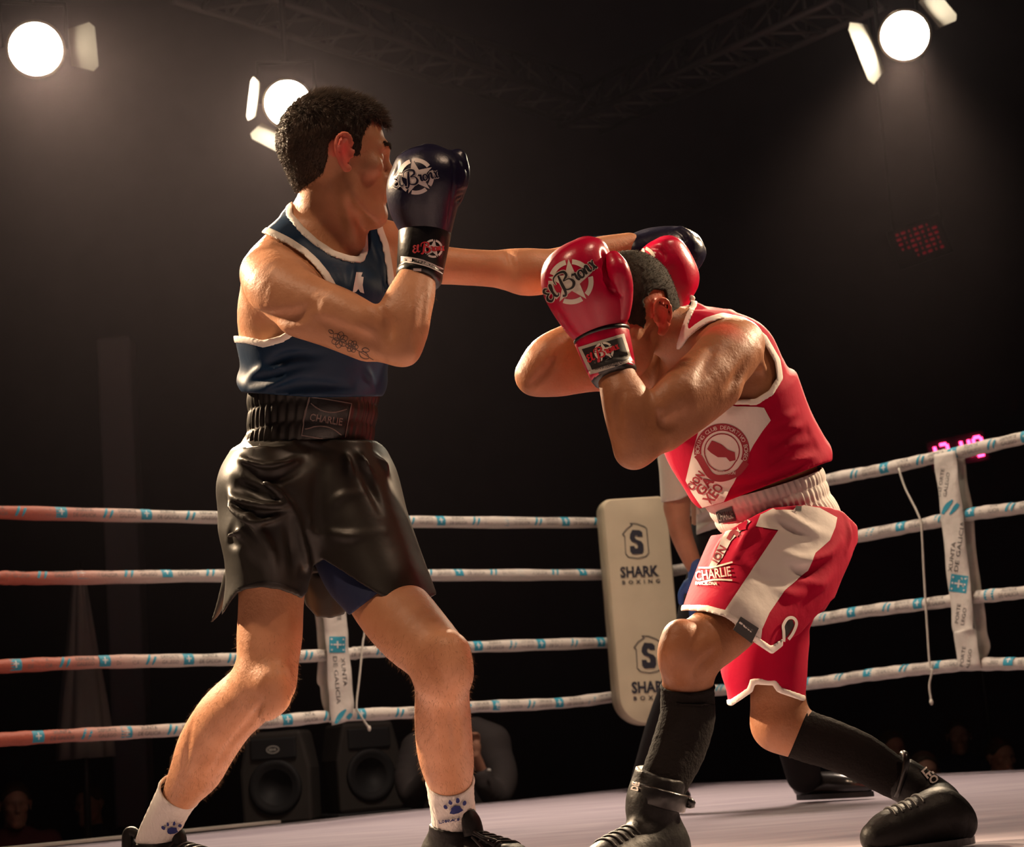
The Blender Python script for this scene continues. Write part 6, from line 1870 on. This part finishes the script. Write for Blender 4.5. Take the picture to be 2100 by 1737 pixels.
HS = Sculpt(); hP.skull(HS); fH = HS.field(.007); X, Y, Z = fH.xyz()
lf = (X - hP.c[0]) * hP.f[0] + (Y - hP.c[1]) * hP.f[1] + (Z - hP.c[2]) * hP.f[2]; lu = (X - hP.c[0]) * hP.u[0] + (Y - hP.c[1]) * hP.u[1] + (Z - hP.c[2]) * hP.u[2]
fH.D = np.maximum(fH.D - .008, poly_sdf(lf, lu, [(-.2, .2), (.12, .2), (.09, .045), (.06, .0), (-.01, -.02), (-.03, -.07), (-.2, -.08)]).astype(np.float32))
sculpt_obj('hair', fH, m_hairA, ph, 1)
V, Fc = rings([P(1003, 1580, DPH - .235), P(1003, 1580, DPH - .245)], [right] * 2, [up] * 2, [.011, .009], [.011, .009], 16, caps=True)
mesh_obj('cuff_button', V, Fc, m_badge, ph)
# compact camera in front of the photographer's eye
cc = P(930, 1495, DPH - .2)
root = empty('photo_camera', cc); setp(root, 'small black camera held at the photographer\'s face', 'camera')
V, Fc = box(cc, [right, up, fwd], (.07, .048, .03)); o = mesh_obj('camera_body', V, Fc, m_grill, root, smooth=False); bevel_obj(o, .008)
V, Fc = rings([cc - fwd * .03, cc - fwd * .10, cc - fwd * .11], [right] * 3, [up] * 3, [.032, .035, .028], [.032, .035, .028], 28, caps=True)
mesh_obj('lens_barrel', V, Fc, m_grill, root)

# ------------------------------------------------------------------ spectators in the dark
def spectator_proto():
    c = np.zeros(3)
    h = Head((0, 0, 1.20), (0, -1, 0), (0, 0, 1))
    Q = Sculpt(); h.face(Q); h.ear(Q, 'L'); h.ear(Q, 'R')
    Q.add(chain_w([(0, .01, 1.12), (0, .03, 1.0)], [.055, .065]), .03)
    for s in (-1, 1):
        Q.add(chain_w([(s * .14, -.32, .62), (s * .10, -.42, .60)], [.04, .035]), .02)
        Q.add(chain_w([(s * .10, -.10, .46), (s * .12, -.50, .46), (s * .12, -.48, .08), (s * .12, -.56, .05)], [.085, .065, .05, .045]), .02)
    body = Q.field(.012).mesh()
    J = Sculpt()
    J.add(loft([np.array([0, 0.02, .42]), np.array([0, .02, .6]), np.array([0, .02, .85]), np.array([0, .03, .98]), np.array([0, .03, 1.05])], [np.array([1.0, 0, 0])] * 5, [np.array([0, 1.0, 0])] * 5, [.19, .19, .21, .18, .08], [.14, .14, .13, .10, .07]), .02)
    for s in (-1, 1): J.add(chain_w([(s * .19, .03, .96), (s * .26, -.02, .72), (s * .16, -.28, .63)], [.065, .055, .045]), .04)
    jack = J.field(.012).mesh()
    HS = Sculpt(); h.skull(HS); f_ = HS.field(.01); X, Y, Z = f_.xyz()
    f_.D = np.maximum(f_.D - .01, poly_sdf(-(Y + 0 * Z), Z - 1.2 + 0 * Y, [(-.2, .2), (.12, .2), (.09, .045), (.06, .0), (-.01, -.02), (-.03, -.07), (-.2, -.08)]).astype(np.float32))
    hair = f_.mesh()
    return body, jack, hair
pb2, pj2, ph2 = spectator_proto()
proto = None
m_j = [mat('dark_red_jacket', (0.10, 0.012, 0.016), 0.85), mat('dark_blue_jacket', (0.012, 0.018, 0.05), 0.85), mat('charcoal_jumper', (0.035, 0.032, 0.034), 0.85), mat('brown_coat', (0.055, 0.035, 0.025), 0.85)]
m_skinE = skin_mat('spectator_skin', (0.40, 0.20, 0.14), (0.5, 0.26, 0.18), (0.5, 0.1, 0.08))
SP = [(1828, 1528, 12.2, 0, 'spectator in dark red sitting nearest the trailing boot'), (1965, 1502, 13.5, 1, 'spectator in dark blue sitting below the long cord'),
      (2050, 1545, 11.8, 2, 'spectator in charcoal sitting at the right edge'), (1895, 1575, 11.0, 3, 'spectator in brown sitting low behind the boot strap'),
      (30, 1640, 10.5, 0, 'spectator in dark red at the lower left corner'), (185, 1640, 11.6, 1, 'spectator in dark blue below the folded parasol')]
for k, (x, y, d, jm, lab) in enumerate(SP):
    q = P(x, y, d); base = np.array([q[0], q[1], q[2] - 1.20])
    r_ = empty('person', (base[0], base[1], base[2])); setp(r_, lab, 'person', 'spectators behind the ring')
    if k == 0:
        parts = []
        for nm, (V, Fq), mm in (('body', pb2, m_skinE), ('jacket', pj2, m_j[jm]), ('hair', ph2, m_hairA)):
            o = mesh_obj(nm, V, Fq, mm); o.parent = r_; parts.append(o)
            if nm == 'body': set_flush(o, np.zeros(len(o.data.vertices)))
    else:
        for o in parts:
            c = o.copy(); COL.objects.link(c); c.parent = r_
            if o.name.startswith('jacket'):
                c.material_slots[0].link = 'OBJECT'; c.material_slots[0].material = m_j[jm]
    r_.rotation_euler = (0, 0, [.2, -.15, .3, 0, .4, -.3][k])
    # chair under each spectator
    ch = empty('folding_chair', (base[0], base[1], -1.0)); setp(ch, 'black folding chair under the ' + lab.replace('spectator', 'spectator')[:70].split(' sitting')[0].split(' at the')[0] + [' by the boot', ' by the cord', ' at right', ' behind the strap', ' at lower left', ' by the parasol'][k], 'chair', 'spectator chairs')
    sz = base[2] + .40
    V, Fc = box((base[0], base[1] - .12, sz - .02), [np.array([1.0, 0, 0]), np.array([0, 1.0, 0]), zz], (.21, .22, .02)); mesh_obj('seat', V, Fc, m_can, ch, smooth=False)
    V, Fc = box((base[0], base[1] + .20, sz + .32), [np.array([1.0, 0, 0]), np.array([0, 1.0, 0]), zz], (.21, .015, .14)); mesh_obj('backrest', V, Fc, m_can, ch, smooth=False)
    for sx in (-.19, .19):
        for sy in (-.30, .20):
            V, Fc = tube([(base[0] + sx, base[1] + sy, -1.0), (base[0] + sx, base[1] + sy, sz + (.42 if sy > 0 else 0))], .012, 8); mesh_obj('leg', V, Fc, m_can, ch)

# ------------------------------------------------------------------ red clock and LED board
m_led = mat('red_led', (0.3, 0, 0.02), 0.5, emit=(1.0, 0.03, 0.12), estr=12.0)
m_led2 = mat('dim_red_led', (0.1, 0, 0), 0.5, emit=(1.0, 0.02, 0.06), estr=0.10)
m_led.cycles.emission_sampling = 'NONE'; m_led2.cycles.emission_sampling = 'NONE'
m_case = mat('black_case', (0.008, 0.008, 0.009), 0.6)
def board_frame(px0, py0, px1, py1, d):
    a = P(px0, py0, d); b = P(px1, py1, d); h = nrm(b - a); h[2] *= 1.0
    f_ = nrm(np.cross(h, zz)); f_ = f_ if f_ @ fwd < 0 else -f_
    return a, h, nrm(np.cross(f_, h)) if np.cross(f_, h)[2] > 0 else -nrm(np.cross(f_, h)), f_, np.linalg.norm(b - a)
a, h, v3, f_, ln = board_frame(1918, 934, 2012, 914, 12.5)
c = a + h * ln / 2
clk = empty('digital_clock', c); setp(clk, 'red digital clock glowing behind the top right rope', 'clock')
V, Fc = box(c - f_ * .04, [h, v3, f_], (ln * .62, .10, .03)); mesh_obj('case', V, Fc, m_case, clk, smooth=False)
V, Fc = tube([np.array([c[0], c[1], -1.0]) - f_ * .04, np.array([c[0], c[1], c[2]]) - f_ * .04 - zz * .05], .02, 10); mesh_obj('stand', V, Fc, m_case, clk)
SEG = {'0': 'abcdef', '1': 'bc', '2': 'abged', '4': 'fgbc'}
hh = .062; ww = .052
def digit(ch, x0):
    for s in SEG[ch]:
        pts = {'a': ((0, 1), (1, 1)), 'b': ((1, 1), (1, 0)), 'c': ((1, 0), (1, -1)), 'd': ((0, -1), (1, -1)), 'e': ((0, 0), (0, -1)), 'f': ((0, 1), (0, 0)), 'g': ((0, 0), (1, 0))}[s]
        q = [c + h * (x0 + p[0] * ww) + v3 * p[1] * hh for p in pts]
        V, Fc = tube([q[0] + (q[1] - q[0]) * .1, q[1] - (q[1] - q[0]) * .1], .010, 8)
        mesh_obj('led_segment', V, Fc, m_led, clk)
for ch, x0 in (('1', -.20), ('2', -.115), ('4', .03), ('0', .115)): digit(ch, x0)
a, h, v3, f_, ln = board_frame(1838, 512, 1935, 478, 15.0)
c = a + h * ln / 2
brd = empty('led_board', c); setp(brd, 'faint red LED board glowing in the dark at right', 'LED board')
V, Fc = box(c - f_ * .03, [h, v3, f_], (ln * .55, .16, .02)); mesh_obj('case', V, Fc, m_case, brd, smooth=False)
for sx in (-.2, .2):
    V, Fc = tube([c + h * sx - f_ * .03, np.array([*(c + h * sx - f_ * .03)[:2], 8.0])], .01, 6); mesh_obj('hanging_rod', V, Fc, m_case, brd)
for r_ in range(6):
    for k in range(7):
        wv = .6 + .4 * math.sin(k * 2.1 + r_ * 1.3)
        if (k < 2 and r_ > 3) or (k > 5 and r_ < 1): continue
        q = c + h * (-.15 + k * .05) + v3 * (.11 - r_ * .042) + f_ * .0
        V, Fc = box(q, [h, v3, f_], (.018 * wv, .009, .004)); mesh_obj('led_row', V, Fc, m_led2, brd, smooth=False)

# ------------------------------------------------------------------ thin haze in the hall behind the boxers
m_haze = bpy.data.materials.new('stage_haze'); m_haze.use_nodes = True
nt = m_haze.node_tree; nt.nodes.clear()
ou = nt.nodes.new('ShaderNodeOutputMaterial'); vsn = nt.nodes.new('ShaderNodeVolumeScatter')
vsn.inputs['Color'].default_value = (.92, .80, .93, 1); vsn.inputs['Density'].default_value = 0.0009; vsn.inputs['Anisotropy'].default_value = 0.55
nt.links.new(vsn.outputs['Volume'], ou.inputs['Volume'])
V, Fc = box((0, 10.8, 3.45), [np.array([1.0, 0, 0]), np.array([0, 1.0, 0]), zz], (13.8, 6.1, 4.4))
o = mesh_obj('stage_haze', V, Fc, m_haze, smooth=False); o['kind'] = 'structure'; o['label'] = 'thin haze hanging in the dark hall'
